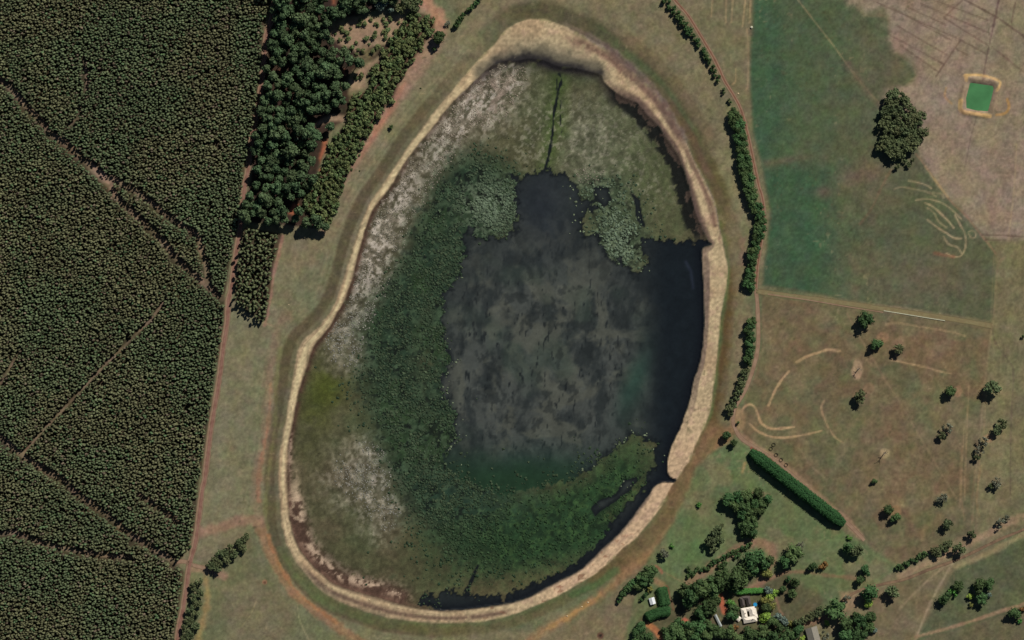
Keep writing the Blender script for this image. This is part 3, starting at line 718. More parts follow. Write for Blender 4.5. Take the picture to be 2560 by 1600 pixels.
# wheel marks in the stubble, upper middle
for L in ([(50, -40), (45, 180)], [(105, -40), (90, 180)], [(205, -40), (180, 210)], [(245, -40), (235, 180)], [(215, 230), (225, 400), (222, 660), (205, 720)], [(125, 550), (125, 640), (100, 670)], [(-60, 0), (-70, 130)]):
    stroke(tl(1800, 0, K2, L), 4, (160, 138, 102), .75, 1.8, 1, .2)
stroke([(1868, 90), (1869, 300)], 14, (124, 112, 88), .5, 6, 3)
for cx, cy, rr, c in ((1501, 1589, 8, (96, 66, 56)), (1501, 1589, 4, (46, 36, 33)), (662, 1455, 6, (150, 112, 86)), (662, 1456, 2.6, (92, 66, 52))):
    G = lerp(G, c, sst(.3, .6, blob(X, Y, cx, cy, rr * 1.15, rr * 1.15)) * .9)
# scattered small flecks (thistles, bare spots)
fl = sst(.80, .86, vnoise(X / 9.0, Y / 9.0, 901)) * sst(.55, .7, n_mid)
G = lerp(G, (146, 130, 100), fl * .35 * (dP < -10))
fl = sst(.82, .88, vnoise(X / 8.0, Y / 8.0, 905)) * sst(.55, .7, fbm(X, Y, 90, 3, 77))
G = lerp(G, (82, 80, 56), fl * .4 * (dP < -10))
G = G + (np.array((9, 2, -6)) * (2 * (fbm(X, Y, 34, 4, 121) - .5))[..., None] + np.array((-6, 5, -5)) * (2.4 * (fbm(X, Y, 20, 4, 122) - .5))[..., None]) * (1 - sb)[..., None] * .55
G = G * (0.83 + .20 * n_fine + .10 * n_mid + .26 * (n_grit - .5) + .02)[..., None]

full = G.reshape(-1, 3)
di_f = d_in.ravel()[lk]
mk = sst(-2.0, 2.5, di_f + 5 * (n_fine.ravel()[lk] - .5))
full[lk] = full[lk] + (LC - full[lk]) * mk[:, None]
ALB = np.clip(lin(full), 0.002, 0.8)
Zf = Z.copy()
wmask = (WD > 0) & (d_in > 3)
Zf = np.where(wmask, WATER_Z, Zf)
Zf = Zf.astype(np.float64)


def zat(x, y):
    """Ground height at survey coordinates (bilinear)."""
    x = np.asarray(x, float)
    y = np.asarray(y, float)
    i = np.clip(np.searchsorted(gx, x) - 1, 0, NX - 2)
    k = np.clip(np.searchsorted(gy, y) - 1, 0, NY - 2)
    u = (x - gx[i]) / (gx[i + 1] - gx[i])
    v = (y - gy[k]) / (gy[k + 1] - gy[k])
    return (Zf[k, i] * (1 - u) * (1 - v) + Zf[k, i + 1] * u * (1 - v) + Zf[k + 1, i] * (1 - u) * v + Zf[k + 1, i + 1] * u * v)


# ---------------------------------------------------------------- materials
def new_mat(name):
    m = bpy.data.materials.new(name)
    m.use_nodes = True
    nt = m.node_tree
    b = nt.nodes['Principled BSDF']
    return m, nt, b


def surf_mat(name, rough=0.95, spec=0.15, grain=((1.2, .16), (0.25, .12)), bump=0.25, bump_scale=0.8):
    m, nt, b = new_mat(name)
    at = nt.nodes.new('ShaderNodeAttribute')
    at.attribute_name = 'col'
    geo = nt.nodes.new('ShaderNodeNewGeometry')
    prev = at.outputs['Color']
    for sc_, amp in grain:
        nz = nt.nodes.new('ShaderNodeTexNoise')
        nz.inputs['Scale'].default_value = sc_
        nz.inputs['Detail'].default_value = 3
        nt.links.new(geo.outputs['Position'], nz.inputs['Vector'])
        mr = nt.nodes.new('ShaderNodeMapRange')
        mr.inputs['From Min'].default_value = .25
        mr.inputs['From Max'].default_value = .75
        mr.inputs['To Min'].default_value = 1 - amp
        mr.inputs['To Max'].default_value = 1 + amp
        nt.links.new(nz.outputs['Fac'], mr.inputs['Value'])
        vm = nt.nodes.new('ShaderNodeVectorMath')
        vm.operation = 'SCALE'
        nt.links.new(prev, vm.inputs[0])
        nt.links.new(mr.outputs[0], vm.inputs['Scale'])
        prev = vm.outputs[0]
    nt.links.new(prev, b.inputs['Base Color'])
    b.inputs['Roughness'].default_value = rough
    b.inputs['Specular IOR Level'].default_value = spec
    if bump:
        nz = nt.nodes.new('ShaderNodeTexNoise')
        nz.inputs['Scale'].default_value = bump_scale
        nz.inputs['Detail'].default_value = 4
        nt.links.new(geo.outputs['Position'], nz.inputs['Vector'])
        bp = nt.nodes.new('ShaderNodeBump')
        bp.inputs['Strength'].default_value = bump
        bp.inputs['Distance'].default_value = 0.6
        nt.links.new(nz.outputs['Fac'], bp.inputs['Height'])
        nt.links.new(bp.outputs[0], b.inputs['Normal'])
    return m


M_GROUND = surf_mat('soil_and_grass')
M_SAND = surf_mat('shore_sand', grain=((1.0, .08), (.2, .06)), bump=.15)
M_MARSH = surf_mat('marsh_mat', grain=((.9, .22), (.3, .15)), bump=.5, bump_scale=.6)
M_WATER = surf_mat('weedy_water', rough=.22, spec=.35, grain=((.25, .10),), bump=.05, bump_scale=.5)


def flat_mat(name, col, rough=.8, spec=.2, var=.12, scale=.6, metallic=0.0):
    m, nt, b = new_mat(name)
    geo = nt.nodes.new('ShaderNodeNewGeometry')
    nz = nt.nodes.new('ShaderNodeTexNoise')
    nz.inputs['Scale'].default_value = scale
    nz.inputs['Detail'].default_value = 4
    nt.links.new(geo.outputs['Position'], nz.inputs['Vector'])
    cr = nt.nodes.new('ShaderNodeValToRGB')
    c = lin(col)
    cr.color_ramp.elements[0].position = .3
    cr.color_ramp.elements[1].position = .7
    cr.color_ramp.elements[0].color = tuple(c * (1 - var)) + (1,)
    cr.color_ramp.elements[1].color = tuple(np.clip(c * (1 + var), 0, .85)) + (1,)
    nt.links.new(nz.outputs['Fac'], cr.inputs['Fac'])
    nt.links.new(cr.outputs['Color'], b.inputs['Base Color'])
    b.inputs['Roughness'].default_value = rough
    b.inputs['Specular IOR Level'].default_value = spec
    b.inputs['Metallic'].default_value = metallic
    return m


def leaf_mat(name, col, hue_var=.03, val_var=.3, leaf_var=.5, attr=False):
    """Foliage: one species colour, varied from tree to tree and from leaf to leaf."""
    m, nt, b = new_mat(name)
    hsv = nt.nodes.new('ShaderNodeHueSaturation')
    if attr:
        at = nt.nodes.new('ShaderNodeAttribute')
        at.attribute_name = 'col'
        nt.links.new(at.outputs['Color'], hsv.inputs['Color'])
    else:
        hsv.inputs['Color'].default_value = tuple(lin(col)) + (1,)
        oi = nt.nodes.new('ShaderNodeObjectInfo')
        mr = nt.nodes.new('ShaderNodeMapRange')
        mr.inputs['To Min'].default_value = .5 - hue_var
        mr.inputs['To Max'].default_value = .5 + hue_var
        nt.links.new(oi.outputs['Random'], mr.inputs['Value'])
        nt.links.new(mr.outputs[0], hsv.inputs['Hue'])
        lv = nt.nodes.new('ShaderNodeAttribute')
        lv.attribute_name = 'lv'
        ma = nt.nodes.new('ShaderNodeMath')
        ma.operation = 'MULTIPLY_ADD'
        ma.inputs[1].default_value = leaf_var * 2
        ma.inputs[2].default_value = 1 - leaf_var
        nt.links.new(lv.outputs['Fac'], ma.inputs[0])
        mu = nt.nodes.new('ShaderNodeMath')
        mu.operation = 'MULTIPLY'
        wn = nt.nodes.new('ShaderNodeTexWhiteNoise')
        wn.noise_dimensions = '1D'
        nt.links.new(oi.outputs['Random'], wn.inputs['W'])
        m2 = nt.nodes.new('ShaderNodeMapRange')
        m2.inputs['To Min'].default_value = 1 - val_var
        m2.inputs['To Max'].default_value = 1 + val_var
        nt.links.new(wn.outputs['Value'], m2.inputs['Value'])
        nt.links.new(ma.outputs[0], mu.inputs[0])
        nt.links.new(m2.outputs[0], mu.inputs[1])
        nt.links.new(mu.outputs[0], hsv.inputs['Value'])
    nt.links.new(hsv.outputs['Color'], b.inputs['Base Color'])
    b.inputs['Roughness'].default_value = .75
    b.inputs['Specular IOR Level'].default_value = .12
    return m


M_BARK = flat_mat('bark', (96, 84, 70), .9, .1)
M_DEADWOOD = flat_mat('bleached_wood', (128, 118, 106), .9, .1)


# ---------------------------------------------------------------- mesh helpers
def mesh_np(name, V, F, mat, cols=None, lv=None, smooth=False):
    V = np.ascontiguousarray(V, np.float32)
    F = np.ascontiguousarray(F, np.int32)
    me = bpy.data.meshes.new(name)
    nf, k = F.shape
    me.vertices.add(len(V))
    me.vertices.foreach_set('co', V.ravel())
    me.loops.add(nf * k)
    me.loops.foreach_set('vertex_index', F.ravel())
    me.polygons.add(nf)
    me.polygons.foreach_set('loop_start', np.arange(0, nf * k, k, dtype=np.int32))
    me.polygons.foreach_set('loop_total', np.full(nf, k, np.int32))
    me.polygons.foreach_set('use_smooth', np.full(nf, smooth, bool))
    me.update(calc_edges=True)
    if cols is not None:
        a = me.attributes.new('col', 'FLOAT_COLOR', 'POINT')
        a.data.foreach_set('color', np.concatenate([cols, np.ones((len(cols), 1))], 1).astype(np.float32).ravel())
    if lv is not None:
        a = me.attributes.new('lv', 'FLOAT', 'POINT')
        a.data.foreach_set('value', np.asarray(lv, np.float32))
    if mat:
        me.materials.append(mat)
    return me


def add(name, me, parent=None, loc=(0, 0, 0), label=None, cat=None, group=None, kind=None):
    o = bpy.data.objects.new(name, me)
    COL.objects.link(o)
    o.location = loc
    if parent:
        o.parent = parent
    tag(o, label, cat, group, kind)
    return o


def tag(o, label=None, cat=None, group=None, kind=None):
    if label:
        o['label'] = label
    if cat:
        o['category'] = cat
    if group:
        o['group'] = group
    if kind:
        o['kind'] = kind


# ---------------------------------------------------------------- the setting: land, sand bank, marsh, water
VX = np.stack([wx(X).ravel(), wy(Y).ravel(), Zf.ravel()], 1)
idx = np.arange(NX * NY).reshape(NY, NX)
Q = np.stack([idx[1:, :-1], idx[1:, 1:], idx[:-1, 1:], idx[:-1, :-1]], -1).reshape(-1, 4)


def facemean(a):
    a = a.astype(np.float32)
    return ((a[1:, :-1] + a[1:, 1:] + a[:-1, 1:] + a[:-1, :-1]) / 4).ravel()


fo, fi, fw, fn, fb = facemean(d_out), facemean(d_in), facemean(wmask), facemean(dN), facemean(dB)
fs = facemean(dS)
cls = np.zeros(len(Q), int)
cls[(fn > 0)] = 3
cls[(fb > 0)] = 4
cls[(fs > 0)] = 6
cls[(fo > 0) & (fi <= 0)] = 1
cls[fi > 0] = 2
cls[(fi > 0) & (fw >= .5)] = 5
for c, nm, mt, lab, cat in ((0, 'ground', M_GROUND, 'grassy ground round the lake', 'ground'), (1, 'sand_bank', M_SAND, 'pale sand bank ringing the lake', 'sand bank'), (2, 'lake_marsh', M_MARSH, 'olive and green marsh flats inside the lake', 'marsh'),
                            (5, 'lake_water', M_WATER, 'dark weedy open water of the lake', 'water'), (3, 'green_field', M_GROUND, 'green field east of the lake', 'field'), (4, 'bare_field', M_GROUND, 'pinkish bare field in the north-east corner', 'field'),
                            (6, 'dry_paddock', M_GROUND, 'dry brown paddock dotted with trees', 'paddock')):
    f = Q[cls == c]
    u, inv = np.unique(f.ravel(), return_inverse=True)
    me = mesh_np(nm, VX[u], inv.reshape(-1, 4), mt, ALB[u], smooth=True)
    add(nm, me, label=lab, cat=cat, kind='structure')

# farm dam water
p = smooth_poly(DAM, True, 4)
c0 = p.mean(0)
vv = [(wx(c0[0]), wy(c0[1]), -0.75)] + [(wx(a), wy(b), -0.75) for a, b in (c0 + (p - c0) * 1.03)]
n = len(p)
M_DAM = flat_mat('dam_water', (72, 124, 78), .25, .35, .14, .05)
add('dam_water', mesh_np('dam_water', vv, [(0, 1 + (i + 1) % n, 1 + i) for i in range(n)], M_DAM), label='opaque green water of the small square dam', cat='water', kind='structure')


# ---------------------------------------------------------------- dirt tracks: soft-edged sheets
def track_mat(name, col, rut, edge=.55):
    m, nt, b = new_mat(name)
    geo = nt.nodes.new('ShaderNodeNewGeometry')
    a = nt.nodes.new('ShaderNodeAttribute')
    a.attribute_name = 'lv'                 # 0 at the verge, 1 on the crown
    nz = nt.nodes.new('ShaderNodeTexNoise')
    nz.inputs['Scale'].default_value = .12
    nz.inputs['Detail'].default_value = 5
    nt.links.new(geo.outputs['Position'], nz.inputs['Vector'])
    cr = nt.nodes.new('ShaderNodeValToRGB')
    cr.color_ramp.elements[0].position = .35
    cr.color_ramp.elements[1].position = .65
    cr.color_ramp.elements[0].color = tuple(lin(col)) + (1,)
    cr.color_ramp.elements[1].color = tuple(lin(rut)) + (1,)
    nt.links.new(nz.outputs['Fac'], cr.inputs['Fac'])
    nt.links.new(cr.outputs['Color'], b.inputs['Base Color'])
    b.inputs['Roughness'].default_value = .95
    b.inputs['Specular IOR Level'].default_value = .1
    ad = nt.nodes.new('ShaderNodeMath')
    ad.operation = 'MULTIPLY_ADD'
    ad.inputs[1].default_value = .9
    nt.links.new(nz.outputs['Fac'], ad.inputs[0])
    sb_ = nt.nodes.new('ShaderNodeMath')
    sb_.operation = 'SUBTRACT'
    nt.links.new(a.outputs['Fac'], sb_.inputs[0])
    sb_.inputs[1].default_value = .45
    nt.links.new(sb_.outputs[0], ad.inputs[2])
    mr = nt.nodes.new('ShaderNodeMapRange')
    mr.inputs['From Min'].default_value = .15
    mr.inputs['From Max'].default_value = .75
    nt.links.new(ad.outputs[0], mr.inputs['Value'])
    nt.links.new(mr.outputs[0], b.inputs['Alpha'])
    return m


def track(name, pts, width, mat, label, lift=.16):
    p = smooth_poly(pts, False, 8)
    t = np.gradient(p, axis=0)
    t /= np.linalg.norm(t, axis=1)[:, None]
    nrm = np.stack([-t[:, 1], t[:, 0]], 1)
    prof = [(-1, 0), (-.6, .7), (-.2, 1), (.2, 1), (.6, .7), (1, 0)]
    V, lv = [], []
    for s, a in prof:
        w = width * (.5 + .1 * (vnoise(p[:, 0] / 30.0, p[:, 1] / 30.0, 77) - .5))
        q = p + nrm * (s * w)[:, None]
        V.append(np.stack([wx(q[:, 0]), wy(q[:, 1]), zat(q[:, 0], q[:, 1]) + lift], 1))
        lv.append(np.full(len(p), a))
    k = len(p)
    F = []
    for r in range(len(prof) - 1):
        a = np.arange(k - 1) + r * k
        F.append(np.stack([a, a + 1, a + 1 + k, a + k], 1))
    F = np.concatenate(F)
    V = np.concatenate(V)
    e1 = V[F[0, 1]] - V[F[0, 0]]
    e2 = V[F[0, 3]] - V[F[0, 0]]
    if np.cross(e1, e2)[2] < 0:
        F = F[:, ::-1]
    add(name, mesh_np(name, V, F, mat, lv=np.concatenate(lv), smooth=True), label=label, cat='track', kind='structure')


M_RED = track_mat('red_track_soil', (142, 108, 94), (122, 88, 76))
M_TAN = track_mat('tan_track_soil', (152, 126, 104), (134, 108, 88))
M_LANE = track_mat('lane_grass_soil', (132, 122, 88), (122, 108, 78))
track('dirt_track', TRACK_MAIN, 19, M_TAN, 'long red dirt track along the eastern edge of the plantation')
track('dirt_track', [(a + 1, b) for a, b in TRACK_MAIN], 9, M_RED, 'dark red wheel path down the middle of the plantation track', .26)
track('dirt_track', TRACK_EAST, 13, M_TAN, 'winding pinkish track beside the shelterbelts east of the lake')
track('dirt_track', TRACK_EAST[1:18], 4.0, track_mat('red_rut', (132, 92, 74), (116, 84, 68)), 'narrow red rut along the eastern track', .26)
track('dirt_track', [(a - 3, b + 4) for a, b in TRACK_EAST[27:33]], 8, track_mat('red_rut_2', (142, 96, 76), (124, 84, 68)), 'red worn edge of the track beside the tall hedge', .26)
track('farm_lane', LANE, 17, M_LANE, 'straight grassy lane between the green field and the dry paddock')
track('farm_lane', [(1919, 735), (2020, 750), (2114, 766), (2208, 781)], 3.5, M_TAN, 'thin pale wheel line on the lane', .26)
track('farm_road', ROAD_SE, 9, track_mat('road_earth', (136, 112, 88), (104, 84, 68)), 'earth road running in to the homestead from the east')
track('dirt_track', [(440, 1404), (462, 1404), (480, 1412), (510, 1420), (540, 1430)], 13, M_TAN, 'short tan track crossing the plantation track')


# ---------------------------------------------------------------- foliage builders
def ico():
    t = (1 + 5 ** .5) / 2
    v = np.array([(-1, t, 0), (1, t, 0), (-1, -t, 0), (1, -t, 0), (0, -1, t), (0, 1, t), (0, -1, -t), (0, 1, -t), (t, 0, -1), (t, 0, 1), (-t, 0, -1), (-t, 0, 1)], float)
    v /= np.linalg.norm(v[0])
    f = np.array([(0, 11, 5), (0, 5, 1), (0, 1, 7), (0, 7, 10), (0, 10, 11), (1, 5, 9), (5, 11, 4), (11, 10, 2), (10, 7, 6), (7, 1, 8), (3, 9, 4), (3, 4, 2), (3, 2, 6), (3, 6, 8), (3, 8, 9), (4, 9, 5), (2, 4, 11), (6, 2, 10), (8, 6, 7), (9, 8, 1)])
    return v, f


ICO_V, ICO_F = ico()


def crown(name, seed, mat, R=5.0, H=6.0, z0=5.0, lobes=12, nleaf=260, leaf=1.0, lobe_r=.42, open_=0.0, jitter=.55, core=.72):
    """A crown R metres in radius from z0 to z0+H: lobes clad with leaf sprays, darker core inside."""
    r = np.random.RandomState(seed)
    cs, rs = [], []
    for i in range(lobes):
        for _ in range(30):
            a = r.rand() * 2 * math.pi
            q = math.sqrt(r.rand()) * (1 - lobe_r * .75)
            h = r.rand()
            lim = math.sqrt(max(0.05, 1 - (h * .95) ** 2))
            if q <= lim:
                break
        cs.append((R * q * math.cos(a), R * q * math.sin(a), z0 + H * (.25 + .62 * h * (1 - q * .6))))
        rs.append(R * lobe_r * (.7 + .5 * r.rand()))
    cs = np.array(cs)
    rs = np.array(rs)
    V, F, L = [], [], []
    n0 = 0
    for c, q in zip(cs, rs):
        v = ICO_V * (q * core * (1 - open_ * .5)) * (.8 + .4 * r.rand(12, 1)) * (1, 1, .8) + c
        V.append(v)
        F.append(np.concatenate([ICO_F, ICO_F[:, 2:]], 1) + n0)
        L.append(np.full(12, .36 + .15 * r.rand()))
        n0 += 12
    pick = r.choice(lobes, nleaf, p=rs ** 2 / (rs ** 2).sum())
    d = r.normal(size=(nleaf, 3))
    d[:, 2] = np.abs(d[:, 2]) * 1.0 - .35
    d /= np.linalg.norm(d, axis=1)[:, None]
    pos = cs[pick] + d * (rs[pick] * (.82 + .28 * r.rand(nleaf)))[:, None] * (1, 1, .8)
    nr = d + jitter * r.normal(size=(nleaf, 3)) * .6
    nr /= np.linalg.norm(nr, axis=1)[:, None]
    t = np.cross(nr, r.normal(size=(nleaf, 3)))
    t /= np.linalg.norm(t, axis=1)[:, None]
    b = np.cross(nr, t)
    s = leaf * (.55 + .75 * r.rand(nleaf))[:, None]
    q = np.stack([pos - t * s - b * s * .6, pos + t * s * .9 - b * s * .5, pos + t * s * .7 + b * s * .7, pos - t * s * .8 + b * s * .6], 1)
    V.append(q.reshape(-1, 3))
    F.append(np.arange(nleaf * 4).reshape(-1, 4) + n0)
    L.append(np.repeat(.3 + .7 * r.rand(nleaf), 4))
    return mesh_quads(name, np.concatenate(V), np.concatenate(F), mat, np.concatenate(L))


def mesh_quads(name, V, F, mat, lv):
    """Quads; a face whose last two corners repeat is a triangle."""
    me = bpy.data.meshes.new(name)
    faces = [tuple(f[:3]) if f[2] == f[3] else tuple(f) for f in F.tolist()]
    me.from_pydata(V.tolist(), [], faces)
    a = me.attributes.new('lv', 'FLOAT', 'POINT')
    a.data.foreach_set('value', np.asarray(lv, np.float32))
    me.materials.append(mat)
    return me


def tubes(name, segs, mat, sides=6):
    """Tapered limbs joined in one mesh: (start, end, r0, r1)."""
    V, F = [], []
    for a, b, r0, r1 in segs:
        a = Vector(a)
        b = Vector(b)
        d = (b - a).normalized()
        t = d.orthogonal().normalized()
        u = d.cross(t)
        k = len(V)
        for c, r in ((a, r0), (b, r1)):
            for i in range(sides):
                an = 2 * math.pi * i / sides
                V.append(c + (t * math.cos(an) + u * math.sin(an)) * r)
        for i in range(sides):
            F.append((k + i, k + (i + 1) % sides, k + sides + (i + 1) % sides, k + sides + i))
        F.append(tuple(k + sides + i for i in range(sides)))
    me = bpy.data.meshes.new(name)
    me.from_pydata([tuple(v) for v in V], [], F)
    me.materials.append(mat)
    return me


def trunk_mesh(name, seed, h, r0, spread, mat=None):
    r = random.Random(seed)
    segs = [((0, 0, -.4), (r.uniform(-.2, .2), r.uniform(-.2, .2), h * .55), r0, r0 * .7), ((0, 0, h * .52), (r.uniform(-.4, .4), r.uniform(-.4, .4), h), r0 * .7, r0 * .25)]
    for i in range(4):
        a = i * 1.57 + r.uniform(-.4, .4)
        segs.append(((0, 0, h * r.uniform(.4, .6)), (spread * math.cos(a), spread * math.sin(a), h * r.uniform(.75, .95)), r0 * .4, r0 * .12))
    return tubes(name, segs, mat or M_BARK)


SPECIES = {}


def species(key, mat, n, **kw):
    tr = kw.pop('trunk', None)
    ms = [crown(key + '_crown', 1000 + hash_(key) + i, mat, **kw) for i in range(n)]
    h = kw['z0'] + kw['H'] * .6
    ts = [trunk_mesh(key + '_trunk', 50 + i, h, tr or kw['R'] * .07, kw['R'] * .55) for i in range(2)]
    SPECIES[key] = (ms, ts, kw['R'])


def hash_(s):
    return sum(ord(c) * (i + 3) for i, c in enumerate(s)) % 997


L_PINE = leaf_mat('pine_needles', (76, 94, 64), .02, .28, .4)
L_GUM = leaf_mat('gum_leaves', (86, 95, 64), .025, .2, .5)
L_YOUNG = leaf_mat('young_gum_leaves', (90, 102, 64), .03, .22, .5)
L_DARK = leaf_mat('garden_tree_leaves', (66, 88, 52), .03, .3, .45)
L_BELT = leaf_mat('shelterbelt_leaves', (66, 88, 52), .02, .22, .5)
L_GREY = leaf_mat('grey_gum_leaves', (104, 106, 88), .02, .15, .5)
L_SILVER = leaf_mat('blue_grey_leaves', (98, 114, 102), .01, .1, .4)
L_LIME = leaf_mat('lime_leaves', (124, 152, 66), .015, .12, .4)
L_FRESH = leaf_mat('fresh_green_leaves', (78, 120, 56), .015, .12, .4)
L_RUST = leaf_mat('rust_leaves', (122, 92, 54), .01, .1, .45)
L_HEDGE = leaf_mat('hedge_leaves', (48, 80, 44), .01, .08, .35)
L_OLIVE = leaf_mat('olive_brown_leaves', (112, 116, 62), .02, .12, .45)

species('pine', L_PINE, 6, R=8.0, H=9.0, z0=7.0, lobes=10, nleaf=440, leaf=.95, lobe_r=.48, jitter=.75, core=.84)
species('gum', L_GUM, 5, R=9.0, H=9.0, z0=5.0, lobes=16, nleaf=380, leaf=1.0, lobe_r=.30, jitter=.9)
species('dark', L_DARK, 5, R=9.0, H=10.0, z0=4.0, lobes=10, nleaf=380, leaf=1.0, lobe_r=.46, core=.8)
species('belt', L_BELT, 5, R=6.0, H=7.0, z0=2.0, lobes=9, nleaf=170, leaf=.95, lobe_r=.42)
species('grey', L_GREY, 3, R=8.0, H=8.0, z0=4.0, lobes=13, nleaf=230, leaf=.95, lobe_r=.26, jitter=1.0, open_=.7)
species('silver', L_SILVER, 2, R=7.0, H=7.0, z0=3.0, lobes=11, nleaf=240, leaf=.9, lobe_r=.38)
species('lime', L_LIME, 2, R=7.0, H=6.0, z0=2.5, lobes=11, nleaf=240, leaf=.9, lobe_r=.4)
species('fresh', L_FRESH, 2, R=7.0, H=5.0, z0=2.0, lobes=10, nleaf=220, leaf=.9, lobe_r=.4)
species('rust', L_RUST, 1, R=7.0, H=7.0, z0=2.5, lobes=10, nleaf=240, leaf=.9, lobe_r=.4)
species('olive', L_OLIVE, 2, R=8.0, H=7.0, z0=3.0, lobes=12, nleaf=260, leaf=.9, lobe_r=.36)


def tree(name, sp, x, y, r, label, group=None, cat='tree', hk=1.0):
    """r: crown radius in survey units."""
    ms, ts, R = SPECIES[sp]
    root = bpy.data.objects.new(name, None)
    COL.objects.link(root)
    root.empty_display_size = 1
    k = r * S / R
    root.location = (wx(x), wy(y), float(zat(x, y)) - .05)
    root.rotation_euler[2] = random.uniform(0, 6.28)
    k *= 1.28 if sp == 'dark' else 1.1
    root.scale = (k, k, (k * .8 + .25) * hk * 1.1)
    tag(root, label, cat, group)
    add('trunk', random.choice(ts), root)
    add('crown', random.choice(ms), root)
    return root


def single(name, mesh, x, y, k, label, group, cat, hk=1.0):
    o = bpy.data.objects.new(name, mesh)
    COL.objects.link(o)
    o.location = (wx(x), wy(y), float(zat(x, y)) - .05)
    o.rotation_euler[2] = random.uniform(0, 6.28)
    o.scale = (k, k, k * hk)
    tag(o, label, cat, group)
    return o


def scatter(poly, spacing, jitter=.35, seed=1, skew=0.0):
    """Jittered hexagonal set-out inside an outline."""
    r = np.random.RandomState(seed)
    p = np.asarray(poly, float)
    x0, y0 = p.min(0) - spacing
    x1, y1 = p.max(0) + spacing
    nx = int((x1 - x0) / spacing) + 2
    ny = int((y1 - y0) / (spacing * .88)) + 2
    a, b = np.meshgrid(np.arange(nx), np.arange(ny))
    px = x0 + (a + .5 * (b % 2)) * spacing + skew * (b * spacing * .88)
    py = y0 + b * spacing * .88
    px = px + (r.rand(*px.shape) - .5) * 2 * jitter * spacing
    py = py + (r.rand(*px.shape) - .5) * 2 * jitter * spacing
    px, py = px.ravel(), py.ravel()
    return px, py, sdf(poly, px, py, spacing * 3)


# ---------------------------------------------------------------- the big plantation
def small_tree(seed, nl=3):
    r = np.random.RandomState(seed)
    V, F, L = [], [], []
    for i in range(nl):
        a = r.rand() * 6.28
        q = 1.35 * (.55 + .45 * r.rand()) if i else .25
        c = np.array((q * math.cos(a), q * math.sin(a), 7.2 + (1.2 if i == 0 else 0) - 1.7 * i + 1.0 * r.rand()))
        v = ICO_V * (1.15 + .65 * r.rand()) * (.6 + .7 * r.rand(12, 1)) * (1.4, .85, 1.2)
        ang = .25 + (r.rand() - .5) * .8
        cs, sn = math.cos(ang), math.sin(ang)
        v = np.stack([v[:, 0] * cs - v[:, 1] * sn, v[:, 0] * sn + v[:, 1] * cs, v[:, 2]], 1) + c
        V.append(v)
        F.append(ICO_F + 12 * i)
        L.append(.45 + .55 * r.rand(12))
    return np.concatenate(V), np.concatenate(F), np.concatenate(L)


def merge(name, variants, vi, pos, sxy, sz, rot, tint, mat, label, cat):
    VV, FF, CC = [], [], []
    n0 = 0
    for k, (v, f, l) in enumerate(variants):
        s = np.nonzero(vi == k)[0]
        if not len(s):
            continue
        c, sn = np.cos(rot[s])[:, None], np.sin(rot[s])[:, None]
        x = (v[None, :, 0] * c - v[None, :, 1] * sn) * sxy[s][:, None] + pos[s, 0][:, None]
        y = (v[None, :, 0] * sn + v[None, :, 1] * c) * sxy[s][:, None] + pos[s, 1][:, None]
        z = v[None, :, 2] * sz[s][:, None] + pos[s, 2][:, None]
        VV.append(np.stack([x, y, z], -1).reshape(-1, 3))
        FF.append((f[None] + (np.arange(len(s)) * len(v))[:, None, None]).reshape(-1, 3) + n0)
        CC.append((tint[s][:, None, :] * l[None, :, None]).reshape(-1, 3))
        n0 += len(s) * len(v)
    me = mesh_np(name, np.concatenate(VV), np.concatenate(FF), mat, np.concatenate(CC))
    return add(name, me, label=label, cat=cat, kind='stuff')


def plant_tint(x, y):
    a = fbm(x, y, 130, 4, 81)[:, None]
    b = RNG.rand(len(x), 1)
    c = np.array((112, 113, 82)) * (1 - sst(.4, .65, a)) + np.array((100, 112, 80)) * sst(.4, .65, a)
    c = np.where(b > .96, np.array((118, 106, 88)), c)
    c = np.where(b < .07, np.array((92, 114, 78)), c)
    return lin(c) * (.85 + .4 * RNG.rand(len(x), 1)) * (.82 + .42 * fbm(x, y, 60, 4, 83)[:, None])


L_PLANT = leaf_mat('plantation_leaves', None, attr=True)
VARS = [small_tree(300 + i) for i in range(10)]
px, py, pd = scatter([(-80, -80), (700, -80), (700, 1680), (-80, 1680)], 7.0, .40, 5)
px, py = px[pd > 0], py[pd > 0]
py = py - .22 * (px - 300)
qx2, qy2, q2d = scatter([(-80, -220), (700, -220), (700, -80), (-80, -80)], 7.0, .40, 6)
qx3, qy3, q3d = scatter([(-80, 1680), (700, 1680), (700, 1820), (-80, 1820)], 7.0, .40, 7)
qx2, qy2, qx3, qy3 = qx2[q2d > 0], qy2[q2d > 0], qx3[q3d > 0], qy3[q3d > 0]
px = np.concatenate([px, qx2, qx3])
py = np.concatenate([py, qy2 - .22 * (qx2 - 300), qy3 - .22 * (qx3 - 300)])
s_ = (py > -60) & (py < 1660)
px, py = px[s_], py[s_]
dpl = sdf(PLANT_BIG, px, py, 40)
ok = dpl > 1.5
for pts, w in GAPS:
    g = ldist(smooth_poly(pts, False, 4), px, py, 40)
    ok &= g > (w / 2 + 1.5) * (.8 + .5 * vnoise(px / 14.0, py / 14.0, 88))
ok &= vnoise(px / 11.0, py / 11.0, 89) > .07
px, py, dpl = px[ok], py[ok], dpl[ok]
edge = np.nonzero((dpl < 11) & (px > 380) & (py > 4) & (py < 1596))[0]
edge = edge[np.argsort(-px[edge] * 0 + RNG.rand(len(edge)))][:90]
is_edge = np.zeros(len(px), bool)
is_edge[edge] = True


